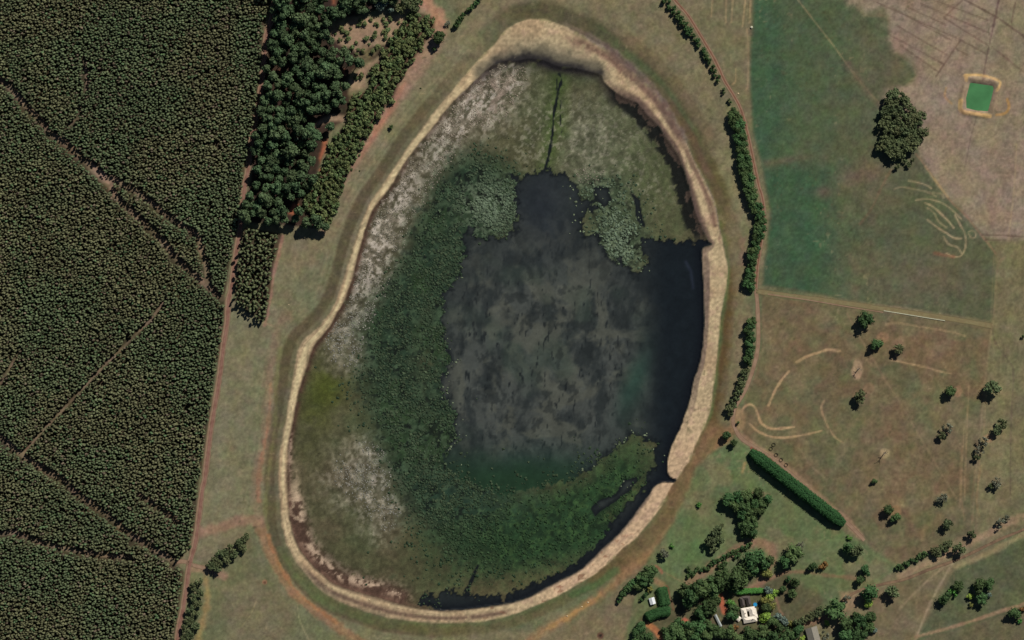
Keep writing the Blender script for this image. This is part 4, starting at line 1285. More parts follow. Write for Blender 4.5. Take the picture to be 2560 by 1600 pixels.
def tree_single_mesh(k):
    v, f, l = VARS[k]
    tv = np.array([(.14, 0, -.2), (-.08, .12, -.2), (-.08, -.12, -.2), (.06, 0, 5), (-.04, .05, 5), (-.04, -.05, 5)])
    tf = np.array([(0, 1, 4), (0, 4, 3), (1, 2, 5), (1, 5, 4), (2, 0, 3), (2, 3, 5)]) + len(v)
    base = lin((106, 114, 80))
    cols = np.concatenate([base[None] * l[:, None] * 1.05, np.tile(lin((90, 78, 66)), (6, 1))])
    return mesh_np('plantation_tree', np.concatenate([v, tv]), np.concatenate([f, tf]), L_PLANT, cols)


PM = [tree_single_mesh(k) for k in range(10)]
for i in np.nonzero(is_edge)[0]:
    single('plantation_tree', random.choice(PM), px[i], py[i], random.uniform(1.0, 1.4), 'slender young plantation tree in the outermost row beside the long red track', 'outer row of the big plantation', 'tree', random.uniform(.9, 1.2))
s = ~is_edge
N = int(s.sum())
merge('plantation_trees', VARS, RNG.randint(0, 10, N), np.stack([wx(px[s]), wy(py[s]), zat(px[s], py[s])], 1), .80 + .46 * RNG.rand(N), .92 + .2 * RNG.rand(N), .9 * (RNG.rand(N) - .5),
      plant_tint(px[s], py[s]), L_PLANT, 'dense dark young plantation filling the west side', 'plantation')
qx, qy, qd = scatter(PLANT_SMALL, 10.0, .30, 6)
for a, b, d in zip(qx, qy, qd):
    if d > 2:
        single('plantation_tree', random.choice(PM), a, b, random.uniform(1.1, 1.5), 'slender young plantation tree in the small wedge-shaped block east of the red track', 'small wedge-shaped plantation block', 'tree', random.uniform(.9, 1.2))

# ---------------------------------------------------------------- pine woodland and its edge of young gums
ax, ay, ad = scatter(smooth_poly(WOOD, True, 3), 24, .25, 8)
keep = ad > 4
for p in CLEARINGS:
    keep &= sdf(p, ax, ay, 60) < -9
keep &= (ay > -40)
for a, b in zip(ax[keep], ay[keep]):
    wl = np.interp(b, [0, 140, 280, 370, 460, 600], [676, 660, 643, 630, 614, 608])
    lab, gr = (('tall dark pine along the western edge of the wood, right beside the red track', 'western edge of the pine wood') if a < wl + 26 else
               ('dark pine in the top part of the wood, above the bare clearing', 'top of the pine wood') if b < 95 else
               ('dark pine in the southern end of the wood, above the black shadow line', 'southern end of the pine wood') if b > 440 else
               ('dark round-crowned pine in the interior of the tall wood, left of the clearings', 'interior of the pine wood'))
    tree('pine_tree', 'pine', a, b, random.uniform(11.0, 15.5), lab, gr, 'tree', random.uniform(1.0, 1.7))
M_YG = [crown('young_gum', 700 + i, L_YOUNG, R=3.6, H=4.5, z0=1.0, lobes=5, nleaf=70, leaf=.75, lobe_r=.48) for i in range(5)]
bx_, by_, bd = scatter(STRIP, 12.4, .32, 9)
cnt = 0
for a, b, d in zip(bx_, by_, bd):
    if d > -1 and cnt < 330:
        cnt += 1
        single('young_gum_tree', random.choice(M_YG), a, b, random.uniform(1.15, 1.75), ('small olive young gum in the upper stretch of the belt between clearing and red soil' if b < 200 else 'small olive young gum in the middle stretch of the belt beside the red soil' if b < 390 else 'small olive young gum in the lower end of the belt beside the red soil'), ('upper stretch of the young gum belt' if b < 200 else 'middle stretch of the young gum belt' if b < 390 else 'lower end of the young gum belt'), 'tree')
cx_, cy_, cd = scatter(CLEARINGS[0], 17, .4, 10)
for a, b, d in zip(cx_, cy_, cd):
    if d > -2 and random.random() < .62:
        single('shrub', random.choice(M_YG), a, b, random.uniform(.7, 1.5), 'low scattered shrub on the bare clearing in the pine wood', 'shrubs in the clearing', 'shrub', .7)
for a, b in ((908, 128), (930, 128), (945, 118), (884, 150), (960, 126), (905, 190), (890, 196)):
    single('shrub', random.choice(M_YG), a, b, random.uniform(1.1, 1.9), 'olive shrub at the lower edge of the woodland clearing', 'shrubs at the lower clearing edge', 'shrub', .8)
for a, b, r in ((1018, 6, 18), (1002, 22, 15), (1036, 14, 16), (1048, 8, 10)):
    tree('gum_tree', 'gum', a, b, r, 'large brownish gum at the top corner of the wood', 'gums at the top corner of the wood')
for a, b, r in ((948, 14, 14), (966, 8, 14), (978, 24, 10)):
    tree('pale_gum_tree', 'silver', a, b, r, 'pale blue-grey tree among dark pines near the top edge', 'pale trees near the top edge of the wood')
for a, b in ((724, 343), (736, 330), (740, 350)):
    tree('pale_tree', 'silver', a, b, 7, 'small pale mint-green tree showing between dark pines', 'pale trees among the pines')
tree('pale_tree', 'grey', 800, 252, 11, 'sparse brownish grey tree in the middle of the pine wood')
tree('round_bush', 'dark', 1098, 94, 15, 'dark round bush on pink soil where the farm track turns', None, 'bush')
tree('bare_bush', 'grey', 1119, 60, 9, 'sparse brown bush just right of the turning track', None, 'bush', .6)
tree('lone_shrub', 'belt', 977, 318, 5.5, 'small dark shrub alone on grass between red soil and sand bank', None, 'shrub')
tree('small_shrub', 'belt', 1085, 124, 5.5, 'small dark shrub below the round bush on pink soil', None, 'shrub')
for a, b, r in ((1052, 220, 2.5), (1052, 128, 4), (1014, 172, 4), (975, 260, 5), (948, 295, 5), (936, 305, 5), (900, 388, 4), (880, 424, 4), (899, 427, 2.5), (828, 556, 3.5), (838, 530, 4)):
    single('shrub', random.choice(M_YG), a, b, r / 6.0, 'tiny dark shrub on the worn red soil beside the belt of young gums', 'tiny shrubs on the red soil', 'shrub', .7)
for i, (a, b) in enumerate(tl(600, 0, K1, [(2265, -10), (2225, 30), (2190, 75), (2150, 100), (2120, 145), (2090, 180), (2060, 215), (2040, 248)])):
    tree('hedgerow_tree', 'belt', a, b, 7.5, 'small dark tree in the slanting row at the top edge', 'slanting hedgerow at the top edge')
for a, b in ((790, 555), (800, 562), (812, 566)):
    tree('pine_tree', 'pine', a, b, 12, 'pine at the south-east foot of the wood casting a long shadow', 'pines at the south-east foot of the wood')


# ---------------------------------------------------------------- shelterbelts east of the lake
def belt_row(pts, width, spacing, label, group, sp='belt', r=None, hk=1.0):
    p = smooth_poly(pts, False, 10)
    seg = np.linalg.norm(np.diff(p, axis=0), axis=1)
    cum = np.concatenate([[0], np.cumsum(seg)])
    k = int(cum[-1] / spacing)
    for i in range(k + 1):
        t = min(i * spacing + random.uniform(-.2, .2) * spacing, cum[-1])
        a = np.interp(t, cum, p[:, 0])
        b = np.interp(t, cum, p[:, 1])
        off = (width * .2 if i % 2 else -width * .2) + random.uniform(-1, 1) * width * .06
        dx = np.interp(min(t + 4, cum[-1]), cum, p[:, 0]) - np.interp(max(t - 4, 0), cum, p[:, 0])
        dy = np.interp(min(t + 4, cum[-1]), cum, p[:, 1]) - np.interp(max(t - 4, 0), cum, p[:, 1])
        q = math.hypot(dx, dy) + 1e-6
        tree('shelterbelt_tree', sp, a - dy / q * off, b + dx / q * off, (r or width * .42) * random.uniform(.85, 1.15), label, group, 'tree', hk)


belt_row(tl(1200, 0, K1, [(1745, -20), (1790, 60), (1810, 80), (1900, 185), (1970, 280), (2010, 350), (2070, 420)]), 17, 8.5, 'dark tree in the slanting shelterbelt at the top, beside the narrow red track', 'upper shelterbelt')
belt_row(tl(1200, 0, K1, [(2105, 470), (2160, 580), (2200, 660), (2240, 720), (2265, 770)]), 14, 8.0, 'dark tree in the tapering lower end of the upper shelterbelt', 'lower end of the upper shelterbelt')
for a, b in ((1808, 223), (1809, 231), (1822, 250), (1826, 256)):
    tree('shelterbelt_tree', 'belt', a, b, 4.2, 'little dark tree in the sparse gap between two shelterbelts', 'sparse little trees between the shelterbelts')
belt_row([(1833, 281), (1842, 310), (1849, 345), (1856, 380), (1862, 412), (1870, 456), (1878, 485), (1887, 512)], 25, 8.5, 'dense dark tree in the thick shelterbelt along the north-eastern shore', 'thick shelterbelt', 'dark', 11.5, .8)
belt_row([(1890, 520), (1900, 548), (1898, 576), (1891, 603), (1884, 632), (1880, 661), (1876, 692), (1871, 720)], 20, 8.5, 'dark tree in the thinner shelterbelt beside the greenest corner of the field', 'shelterbelt beside the green corner', 'dark', 10, .8)
belt_row([(1882, 800), (1872, 822), (1876, 850), (1875, 880), (1869, 905)], 15, 9, 'dark tree in the broken shelterbelt beside the dry paddock', 'broken shelterbelt', 'dark', 9.5, .85)
belt_row([(1864, 925), (1852, 956), (1844, 984), (1833, 1006), (1824, 1034)], 15, 9.5, 'olive green tree in the lower end of the broken shelterbelt', 'lower end of the broken shelterbelt', 'gum', 9, .85)
tree('small_tree', 'dark', 1816, 1088, 10, 'small dark green tree where the shore path meets the hedge corner')
tree('small_tree', 'dark', 1834, 1106, 7.5, 'small shadowy tree just north-west of the tall hedge end')
tree('small_bush', 'belt', 1844, 1058, 5, 'single dark bush on the worn tan ground by the track bend', None, 'bush')
for i, (a, b) in enumerate(tl(0, 1200, K1, [(2320, 545), (2260, 590), (2190, 640), (2290, 640), (2130, 690), (2220, 700), (2080, 700), (2150, 750), (2030, 760), (2070, 800), (2000, 800), (2050, 840)])):
    tree('gum_tree', 'gum', a, b, 12, 'olive gum in the oval clump beside the south-west bend of the shore path', 'oval gum clump by the shore path', 'tree', .8)
for i, (a, b) in enumerate(tl(0, 1200, K1, [(1880, 960), (1830, 1010), (1890, 1060), (1830, 1110), (1870, 1170), (1800, 1220), (1850, 1270), (1790, 1320), (1850, 1380), (1760, 1400), (1800, 1460), (1750, 1500), (1770, 1560)])):
    tree('gum_tree', 'gum', a, b, 12, 'olive gum in the bottom-left row between the plantation track and open grass', 'gum row in the bottom-left', 'tree', .8)
tree('small_shrub', 'belt', 476, 1366, 4, 'tiny dark shrub on the plantation track near its crossing', None, 'shrub')

# ---------------------------------------------------------------- hedges
def hedge(name, pts, width, height, label, mat=L_HEDGE, leaf=.85, dens=1.0, seed=3):
    p = smooth_poly(pts, False, 6) if len(pts) > 2 else np.array([np.array(pts[0]) + (np.array(pts[1]) - np.array(pts[0])) * t for t in np.linspace(0, 1, 24)])
    r = np.random.RandomState(seed)
    P = np.stack([wx(p[:, 0]), wy(p[:, 1])], 1)
    t = np.gradient(P, axis=0)
    t /= np.linalg.norm(t, axis=1)[:, None]
    nr = np.stack([-t[:, 1], t[:, 0]], 1)
    w = width * S / 2
    prof = [(-1, 0), (-1.02, .55), (-.78, .95), (0, 1.02), (.78, .95), (1.02, .55), (1, 0)]
    V, L = [], []
    zg = zat(p[:, 0], p[:, 1])
    endf = np.minimum(1, .55 + .45 * np.minimum(np.arange(len(p)), np.arange(len(p))[::-1]) / 2.0)
    for s_, h_ in prof:
        jj = 1 + .10 * (r.rand(len(p)) - .5)
        q = P + nr * (s_ * w * jj * endf * .93)[:, None]
        V.append(np.stack([q[:, 0], q[:, 1], zg + height * .95 * h_ * (1 + .06 * (r.rand(len(p)) - .5)) * endf], 1))
    k = len(p)
    F = []
    for i in range(len(prof) - 1):
        a = np.arange(k - 1) + i * k
        F.append(np.stack([a + k, a + k + 1, a + 1, a], 1))
    V = np.concatenate(V)
    L = np.full(len(V), .5)
    F = np.concatenate(F)
    length = np.linalg.norm(np.diff(P, axis=0), axis=1).sum()
    nl = int(length * (2 * w + 1.4 * height) * dens / (leaf * leaf * 1.1))
    u = r.rand(nl) * (k - 1)
    i0 = np.floor(u).astype(int)
    f = (u - i0)[:, None]
    c = P[i0] * (1 - f) + P[i0 + 1] * f
    nn = nr[i0]
    e = endf[i0] * (1 - f[:, 0]) + endf[np.minimum(i0 + 1, k - 1)] * f[:, 0]
    ang = (r.rand(nl) * 1.16 - .08) * math.pi
    ex = np.sign(np.cos(ang)) * np.abs(np.cos(ang)) ** .5
    ez = np.abs(np.sin(ang)) ** .6
    rad = 1 + .10 * r.normal(size=nl)
    pos = np.stack([c[:, 0] + nn[:, 0] * ex * w * e * rad, c[:, 1] + nn[:, 1] * ex * w * e * rad, zg[i0] + .2 + height * ez * e * (1 + .05 * r.normal(size=nl))], 1)
    nv = np.stack([nn[:, 0] * ex * .7, nn[:, 1] * ex * .7, ez], 1) + .38 * r.normal(size=(nl, 3))
    nv /= np.linalg.norm(nv, axis=1)[:, None]
    a = np.cross(nv, r.normal(size=(nl, 3)))
    a /= np.linalg.norm(a, axis=1)[:, None]
    b = np.cross(nv, a)
    s_ = leaf * (.5 + .6 * r.rand(nl))[:, None]
    q = np.stack([pos - a * s_ - b * s_ * .6, pos + a * s_ - b * s_ * .5, pos + a * s_ * .7 + b * s_ * .7, pos - a * s_ * .8 + b * s_ * .6], 1).reshape(-1, 3)
    o0 = V.mean(0)
    o0[2] = 0
    F = np.concatenate([F, np.arange(nl * 4).reshape(-1, 4) + len(V)])
    me = mesh_np(name, np.concatenate([V, q]) - o0, F, mat, lv=np.concatenate([L, np.repeat(.3 + .6 * r.rand(nl), 4)]))
    return add(name, me, None, tuple(o0), label, 'hedge')


hedge('tall_hedge', [(1875, 1128), (2110, 1311)], 29, 12.5, 'long dense dark-green clipped hedge slanting beside the red-edged track', leaf=.95)
hedge('garden_hedge', [(1653, 1467), (1662, 1515)], 27, 6.5, 'broad rectangular green hedge block right of the small white shed', L_HEDGE, .8, 1, 4)
hedge('garden_hedge', [(1616, 1546), (1632, 1536), (1656, 1529), (1676, 1527)], 24, 8.0, 'short plump green hedge below the small white shed', L_HEDGE, .8, 1, 5)
hedge('garden_hedge', [(1840, 1481), (1875, 1477), (1910, 1476)], 13, 5.0, 'bright green straight hedge north of the white homestead', L_FRESH, .7, 1, 6)
belt_row(tl(1800, 1125, K2, [(1420, 935), (1500, 895), (1580, 855), (1660, 820)]), 11, 9.5, 'small rounded shrub in the neat row beside the earth road', 'neat shrub row beside the road', 'belt', 8, .7)
belt_row(tl(1800, 1125, K2, [(1690, 810), (1750, 790), (1830, 745)]), 14, 11, 'grey-green gum in the row beside the earth road', 'gum row beside the road', 'gum', 11, .75)

# ---------------------------------------------------------------- single paddock trees
T = lambda *a, **k: tree(*a, **k)
T('paddock_tree', 'dark', 2162, 799, 17, 'full green tree just below the lane, left of the pale trough', hk=.85)
T('paddock_tree', 'dark', 2190, 863, 13.5, 'round dark tree with bare soil on its right, left of a pair', hk=.85)
T('paddock_tree', 'gum', 2245, 871, 13.5, 'olive gum right of a round dark tree, thin pale line running from it', hk=.85)
T('paddock_tree', 'gum', 2152, 990, 16.5, 'large round gum below the dead tree on pale ground', hk=.85)
T('paddock_tree', 'dark', 2377, 981, 13, 'round tree with a pink soil patch at its upper right', hk=.85)
T('paddock_tree', 'gum', 2480, 972, 20, 'big dark gum ringed by a pale worn track at the eastern fence', hk=.85)
T('paddock_tree', 'grey', 2366, 1071, 14, 'pale grey leaning gum, upper one of an overlapping pair', hk=.85)
T('paddock_tree', 'gum', 2354, 1088, 11, 'darker gum, lower one of an overlapping pair', hk=.85)
T('paddock_tree', 'gum', 2503, 1059, 14, 'gum at the upper right of a slanting pair by the eastern fence', hk=.85)
T('paddock_tree', 'gum', 2492, 1074, 13, 'gum at the lower left of a slanting pair by the eastern fence', hk=.85)
T('paddock_tree', 'grey', 2456, 1104, 13, 'topmost grey gum of three in a vertical file', hk=.85)
T('paddock_tree', 'grey', 2449, 1124, 12.5, 'middle grey gum of three in a vertical file', hk=.85)
T('paddock_tree', 'gum', 2440, 1144, 9, 'lowest and smallest gum of three in a vertical file', hk=.85)
T('paddock_tree', 'grey', 2490, 1206, 14, 'thin sprawling gum with a pale heart near the right edge', hk=.75)
T('paddock_tree', 'gum', 2476, 1214, 8, 'small dark gum touching the thin sprawling one near the right edge', hk=.75)
T('paddock_tree', 'dark', 2185, 1204, 6.5, 'small lone round bush below the lower dead tree', hk=.7)
T('paddock_tree', 'grey', 2355, 1246, 15, 'sparse grey-brown gum with ragged crown in the lower paddock', hk=.8)
T('paddock_tree', 'dark', 2221, 1277, 12, 'upper left tree of a close dark pair with a tan rim', hk=.85)
T('paddock_tree', 'dark', 2237, 1293, 11, 'lower right tree of a close dark pair with a tan rim', hk=.85)
T('paddock_tree', 'gum', 2366, 1311, 14, 'round gum above the end of the roadside tree row', hk=.85)
T('paddock_tree', 'gum', 2427, 1336, 12, 'dark gum just above the earth road, right of the roadside row', hk=.85)
T('paddock_tree', 'gum', 2395, 1372, 17, 'large grey-green gum at the upper end of the roadside row', hk=.85)
T('paddock_tree', 'grey', 2502, 1308, 13, 'sparse brown gum above the road near the right edge', hk=.85)
T('paddock_tree', 'grey', 2518, 1294, 8, 'thin reddish-brown sapling beside the sparse gum near the right edge', hk=.85)
T('garden_tree', 'gum', 2138, 1374, 17, 'round olive gum below the end of the tall hedge', hk=.85)
T('garden_tree', 'dark', 2115, 1366, 12, 'dark tree touching the left side of the round olive gum', hk=.9)
T('garden_tree', 'fresh', 2122, 1344, 8, 'bright green bush above the round olive gum by the track end', hk=.6)
T('garden_tree', 'dark', 1983, 1383, 19, 'upper tree of the big dark pair on the lawn', hk=.85)
T('garden_tree', 'dark', 1967, 1403, 16, 'lower tree of the big dark pair on the lawn', hk=.85)
T('garden_tree', 'grey', 2000, 1362, 11, 'sparse greyish tree above the big dark pair on the lawn', hk=.5)
T('garden_tree', 'dark', 2030, 1415, 9.5, 'small round green tree left of the rust-coloured one', hk=.85)
T('garden_tree', 'rust', 2057, 1413, 11, 'round rust-orange tree on the lawn', hk=.85)
T('garden_tree', 'dark', 2163, 1426, 12, 'upper tree of a dark pair at the road end', hk=.85)
T('garden_tree', 'dark', 2152, 1449, 10, 'lower tree of a dark pair at the road end', hk=.85)
T('garden_tree', 'gum', 2229, 1481, 17, 'large lone gum south of the road junction', hk=.85)
T('garden_tree', 'dark', 2166, 1482, 20, 'big dark tree standing above a lime-green one', hk=.85)
T('garden_tree', 'lime', 2171, 1508, 11, 'vivid lime-green tree near the lower right homestead trees', hk=.7)
T('garden_tree', 'dark', 2089, 1522, 22, 'massive dark tree right of the grey gum row', hk=.8)
T('garden_tree', 'grey', 2117, 1498, 11, 'thin greyish gum between two big dark trees', hk=.85)
T('garden_tree', 'dark', 2139, 1537, 9, 'small dark tree on bare soil below a thin grey gum', hk=.85)
for a, b, r in ((2111, 1562, 17), (2150, 1553, 15), (2176, 1541, 13), (2114, 1586, 16), (2146, 1588, 17), (2172, 1566, 12), (2130, 1606, 14)):
    tree('garden_tree', 'dark', a, b, r, 'dark green tree in the thick clump at the bottom, right of the gable shed', 'bottom clump right of the gable shed', 'tree', .85)
T('garden_tree', 'silver', 2183, 1574, 9, 'pale greyish tree at the right side of the bottom clump', hk=.7)
T('garden_tree', 'grey', 2060, 1588, 12, 'thin brown tree between the gable shed and the bottom clump', hk=.8)
T('garden_tree', 'lime', 2068, 1556, 8, 'low yellow-green bush beside the gable shed', hk=.4)
belt_row([(1992, 1556), (2012, 1548), (2035, 1534), (2058, 1520)], 10, 11, 'grey-green gum in the slanting row right of the homestead', 'gum row right of the homestead', 'gum', 11, .75)
for a, b, r, sp, lab in ((2361, 1494, 14, 'dark', 'dark tree at the lower left of the lower right clump'), (2383, 1481, 13, 'fresh', 'fresh green tree in the middle of the lower right clump'), (2394, 1463, 12, 'dark', 'dark tree at the top of the left lower right clump'),
                     (2424, 1489, 9, 'lime', 'yellow-green bush between the two lower right clumps'), (2446, 1464, 16, 'dark', 'largest dark tree of the rightmost garden clump'), (2474, 1461, 13, 'dark', 'dark tree at the upper right of the rightmost clump'),
                     (2452, 1496, 13, 'dark', 'dark tree at the foot of the rightmost clump'), (2470, 1488, 9, 'silver', 'pale bush on the right side of the rightmost clump'), (2427, 1511, 6, 'olive', 'tiny bush below the yellow-green bush, lower right'),
                     (2533, 1535, 14, 'dark', 'lone dark tree in the bottom right corner'), (2556, 1521, 8, 'rust', 'reddish bush cut by the right edge near the bottom'), (2548, 1552, 7, 'fresh', 'bright green low bush beside the bottom right tree')):
    tree('garden_tree', sp, a, b, r, lab, None, 'tree', .8)
tree('small_bush', 'belt', 2558, 840, 4, 'small dark bush cut by the right edge beside the lane', None, 'bush')

# NE clump of old gums
CL = [(2215, 239), (2246, 223), (2278, 248), (2290, 280), (2318, 276), (2325, 295), (2306, 314), (2309, 342), (2293, 377), (2265, 383), (2246, 397), (2218, 400), (2199, 383), (2188, 361), (2205, 339), (2199, 298)]
ex_, ey_, ed = scatter(CL, 21, .22, 14)
for a, b, d in zip(ex_, ey_, ed):
    if d > 3:
        tree('gum_tree', 'gum', a, b, random.uniform(13, 17), 'old dark olive gum in the big isolated grove near the green dam', 'isolated gum grove near the dam', 'tree', .85)
for a, b, r in ((2242, 417, 7), (2271, 412, 7), (2262, 402, 6), (2280, 400, 6)):
    tree('gum_tree', 'gum', a, b, r, 'small gum straggling below the isolated grove', 'small gums below the isolated grove', 'tree', .8)

# ---------------------------------------------------------------- homestead trees
for a, b in tl(1800, 1125, K2, [(60, 395), (140, 375), (220, 365), (300, 350), (360, 390), (110, 440), (190, 440), (280, 430), (170, 510), (240, 520), (300, 490), (190, 590), (250, 590), (200, 645), (250, 655), (340, 430)]):
    tree('garden_tree', 'dark', a, b, random.uniform(12, 15.5), 'dark green tree in the triangular grove below the left end of the tall hedge', 'triangular grove below the hedge', 'tree', .85)
for a, b, r in ((1788, 1328, 15), (1776, 1348, 15), (1796, 1350, 14), (1784, 1366, 12), (1804, 1312, 6)):
    tree('garden_tree', 'gum', a, b, r, 'brownish olive tree in the oval group left of the triangular grove', 'oval group on the lawn', 'tree', .9)
T('small_bush', 'fresh', 1748, 1262, 7.5, 'small bright green bush alone between shore and grove', cat='bush', hk=.7)
T('garden_tree', 'grey', 1659, 1383, 14, 'round grey-green tree alone near the southern shore', hk=.9)
T('small_bush', 'fresh', 1679, 1364, 6.5, 'small bright green bush beside the lone grey-green tree', cat='bush', hk=.7)
for a, b, r in ((1630, 1426, 13), (1618, 1430, 13), (1608, 1442, 12), (1622, 1444, 12), (1594, 1448, 12), (1606, 1456, 11), (1580, 1458, 11), (1590, 1466, 10), (1568, 1470, 10), (1560, 1482, 8), (1552, 1492, 6), (1547, 1504, 4)):
    tree('garden_tree', 'dark', a, b, r, 'dark tree in the slanting belt above the small white shed', 'slanting belt above the white shed', 'tree', .85)
for a, b, r, sp, lab in ((1623, 1474, 9, 'olive', 'olive bush just above the small white shed'), (1614, 1488, 6, 'dark', 'dark little bush left of the small white shed'), (1603, 1497, 5, 'belt', 'round dark shrub on grass left of the small white shed')):
    tree('garden_bush', sp, a, b, r, lab, None, 'bush', .8)
for a, b, r in ((1720, 1421, 5.5), (1727, 1433, 6.5), (1738, 1428, 6), (1745, 1422, 6), (1752, 1426, 5), (1760, 1418, 6), (1768, 1421, 6), (1777, 1411, 6), (1786, 1404, 6.5), (1795, 1400, 6), (1808, 1392, 7), (1820, 1385, 6.5), (1832, 1380, 6.5), (1842, 1376, 6), (1720, 1441, 5), (1733, 1439, 5), (1797, 1414, 6), (1806, 1411, 6.5), (1814, 1405, 5), (1848, 1385, 6), (1838, 1392, 5.5), (1856, 1372, 7), (1866, 1367, 7), (1875, 1360, 6)):
    tree('garden_shrub', 'belt', a, b, r * 1.1, 'dark shrub in the double row between two pale garden paths', 'double shrub row between the paths', 'shrub', .75)
for a, b, r in ((1720, 1492, 20), (1712, 1474, 15), (1738, 1466, 19), (1758, 1470, 20), (1732, 1486, 18), (1780, 1474, 18), (1796, 1456, 17), (1806, 1440, 19), (1828, 1446, 22), (1850, 1432, 20), (1868, 1420, 20), (1884, 1400, 23), (1906, 1404, 16), (1918, 1400, 13), (1830, 1466, 14), (1855, 1448, 14), (1772, 1452, 14), (1880, 1422, 14)):
    tree('garden_tree', 'dark', a, b, r, 'big dark tree in the long thick belt behind the homestead', 'long thick belt behind the homestead', 'tree', .95)
T('garden_tree', 'olive', 1916, 1434, 14, 'round olive-brown tree at the right end of the thick belt', hk=.85)
for a, b, r in ((1766, 1517, 16), (1783, 1508, 17), (1752, 1530, 14), (1778, 1524, 12)):
    tree('garden_tree', 'dark', a, b, r, 'dark tree in the group above the long grey shed', 'group above the long grey shed', 'tree', .85)
for a, b, r in ((1602, 1566, 13), (1592, 1582, 11), (1600, 1595, 12), (1616, 1590, 13), (1588, 1602, 11)):
    tree('garden_tree', 'dark', a, b, r, 'dark tree left of the orange driveway at the bottom edge', 'group left of the orange driveway', 'tree', .8)
for a, b, r in ((1697, 1556, 11), (1688, 1572, 14), (1675, 1590, 15), (1702, 1588, 15), (1726, 1560, 14), (1722, 1580, 15), (1736, 1596, 14), (1748, 1572, 15), (1765, 1585, 15), (1775, 1562, 13), (1782, 1575, 14), (1752, 1552, 10), (1664, 1572, 9), (1700, 1608, 14), (1758, 1604, 14)):
    tree('garden_tree', 'dark', a, b, r, 'dark tree in the bottom clump right of the orange driveway', 'bottom clump right of the orange driveway', 'tree', .85)
for a, b, r in ((1802, 1585, 13), (1822, 1578, 14), (1842, 1590, 14), (1865, 1580, 15), (1885, 1588, 15), (1908, 1575, 14), (1928, 1588, 15), (1945, 1570, 13), (1968, 1588, 15), (1988, 1580, 12), (1900, 1600, 13), (1855, 1606, 13), (1950, 1604, 13), (2000, 1572, 10)):
    tree('garden_tree', 'dark', a, b, r, 'dark tree in the bottom clump in front of the homestead', 'bottom clump in front of the homestead', 'tree', .8)
for a, b, r, sp, lab in ((1829, 1511, 13, 'fresh', 'rich green tree left of the dark homestead wing'), (1834, 1524, 12, 'dark', 'dark tree left of the white homestead roof'), (1828, 1540, 13, 'dark', 'dark tree between the long grey shed and homestead'), (1842, 1531, 8, 'grey', 'small grey tree touching the homestead roof'),
                     (1836, 1570, 10, 'rust', 'orange-leaved tree below the homestead annex'), (1920, 1476, 11, 'silver', 'blue-grey tree at the end of the bright green hedge'), (1936, 1482, 10, 'lime', 'yellowish bush right of the blue-grey tree'), (1957, 1472, 8, 'dark', 'small dark round tree on the lawn edge right of the hedge'),
                     (1922, 1492, 11, 'lime', 'lime-green tree above the olive garden thicket'), (1910, 1505, 14, 'olive', 'olive tree in the thicket right of the homestead'), (1928, 1508, 14, 'olive', 'brownish tree at the right of the thicket by the homestead'), (1916, 1518, 12, 'dark', 'dark tree at the foot of the thicket by the homestead'),
                     (1916, 1542, 15, 'lime', 'broad vivid lime-green tree right of the homestead'), (1902, 1548, 9, 'lime', 'smaller lime-green tree touching the homestead roof edge'), (1944, 1537, 12, 'silver', 'blue-grey tree right of the broad lime tree'), (1960, 1551, 12, 'silver', 'larger blue-grey tree at the start of the gum row'),
                     (1986, 1452, 11, 'dark', 'upper dark tree of three on the lawn right of the house'), (1981, 1480, 11, 'dark', 'lower dark tree of three on the lawn right of the house'), (1969, 1447, 7, 'dark', 'smallest dark tree of three on the lawn right of the house'), (1975, 1560, 9, 'olive', 'brownish shrub at the lower start of the gum row'),
                     (1930, 1555, 12, 'dark', 'dark tree below the broad lime tree'), (2004, 1595, 8, 'lime', 'yellow-green shrub at the bottom edge left of the gable shed'), (1662, 1580, 6, 'fresh', 'green shrub beside the orange driveway')):
    tree('garden_tree', sp, a, b, r, lab, None, 'tree', .8)


# ---------------------------------------------------------------- dead trees
def dead_tree(x, y, h, lab, seed):
    r = random.Random(seed)
    root = bpy.data.objects.new('dead_tree', None)
    COL.objects.link(root)
    root.location = (wx(x), wy(y), float(zat(x, y)))
    tag(root, lab, 'dead tree')
    add('trunk', tubes('dead_trunk', [((0, 0, -.3), (.4, .3, h * .5), .75, .5), ((.4, .3, h * .5), (.2, .9, h), .5, .15)], M_DEADWOOD, 7), root)
    for i in range(7):
        a = i * .9 + r.uniform(-.3, .3)
        z = h * r.uniform(.35, .85)
        l = h * r.uniform(.25, .42)
        e = (math.cos(a) * l, math.sin(a) * l, z + h * r.uniform(.08, .25))
        mdl = (e[0] * .55, e[1] * .55, z + (e[2] - z) * .7)
        sg = [((.3, .3, z), mdl, .32, .22), (mdl, e, .22, .07)]
        for q in range(2):
            b = a + r.uniform(-.9, .9)
            sg.append((mdl, (mdl[0] + math.cos(b) * l * .4, mdl[1] + math.sin(b) * l * .4, mdl[2] + l * .3), .14, .05))
        add('branch', tubes('dead_branch', sg, M_DEADWOOD, 5), root)


dead_tree(2146, 922, 15, 'bare dead tree standing on an oval of pale worn ground', 1)
dead_tree(2211, 1132, 16, 'bare dead tree on a small round pale patch in the lower paddock', 2)


# ---------------------------------------------------------------- buildings
def pmesh(name, V, F, mat, parent, loc=(0, 0, 0)):
    me = bpy.data.meshes.new(name)
    me.from_pydata(V, [], F)
    me.materials.append(mat)
    return add(name, me, parent, loc)


def box_vf(x0, y0, z0, x1, y1, z1):
    V = [(x0, y0, z0), (x1, y0, z0), (x1, y1, z0), (x0, y1, z0), (x0, y0, z1), (x1, y0, z1), (x1, y1, z1), (x0, y1, z1)]
    F = [(0, 3, 2, 1), (4, 5, 6, 7), (0, 1, 5, 4), (1, 2, 6, 5), (2, 3, 7, 6), (3, 0, 4, 7)]
    return V, F


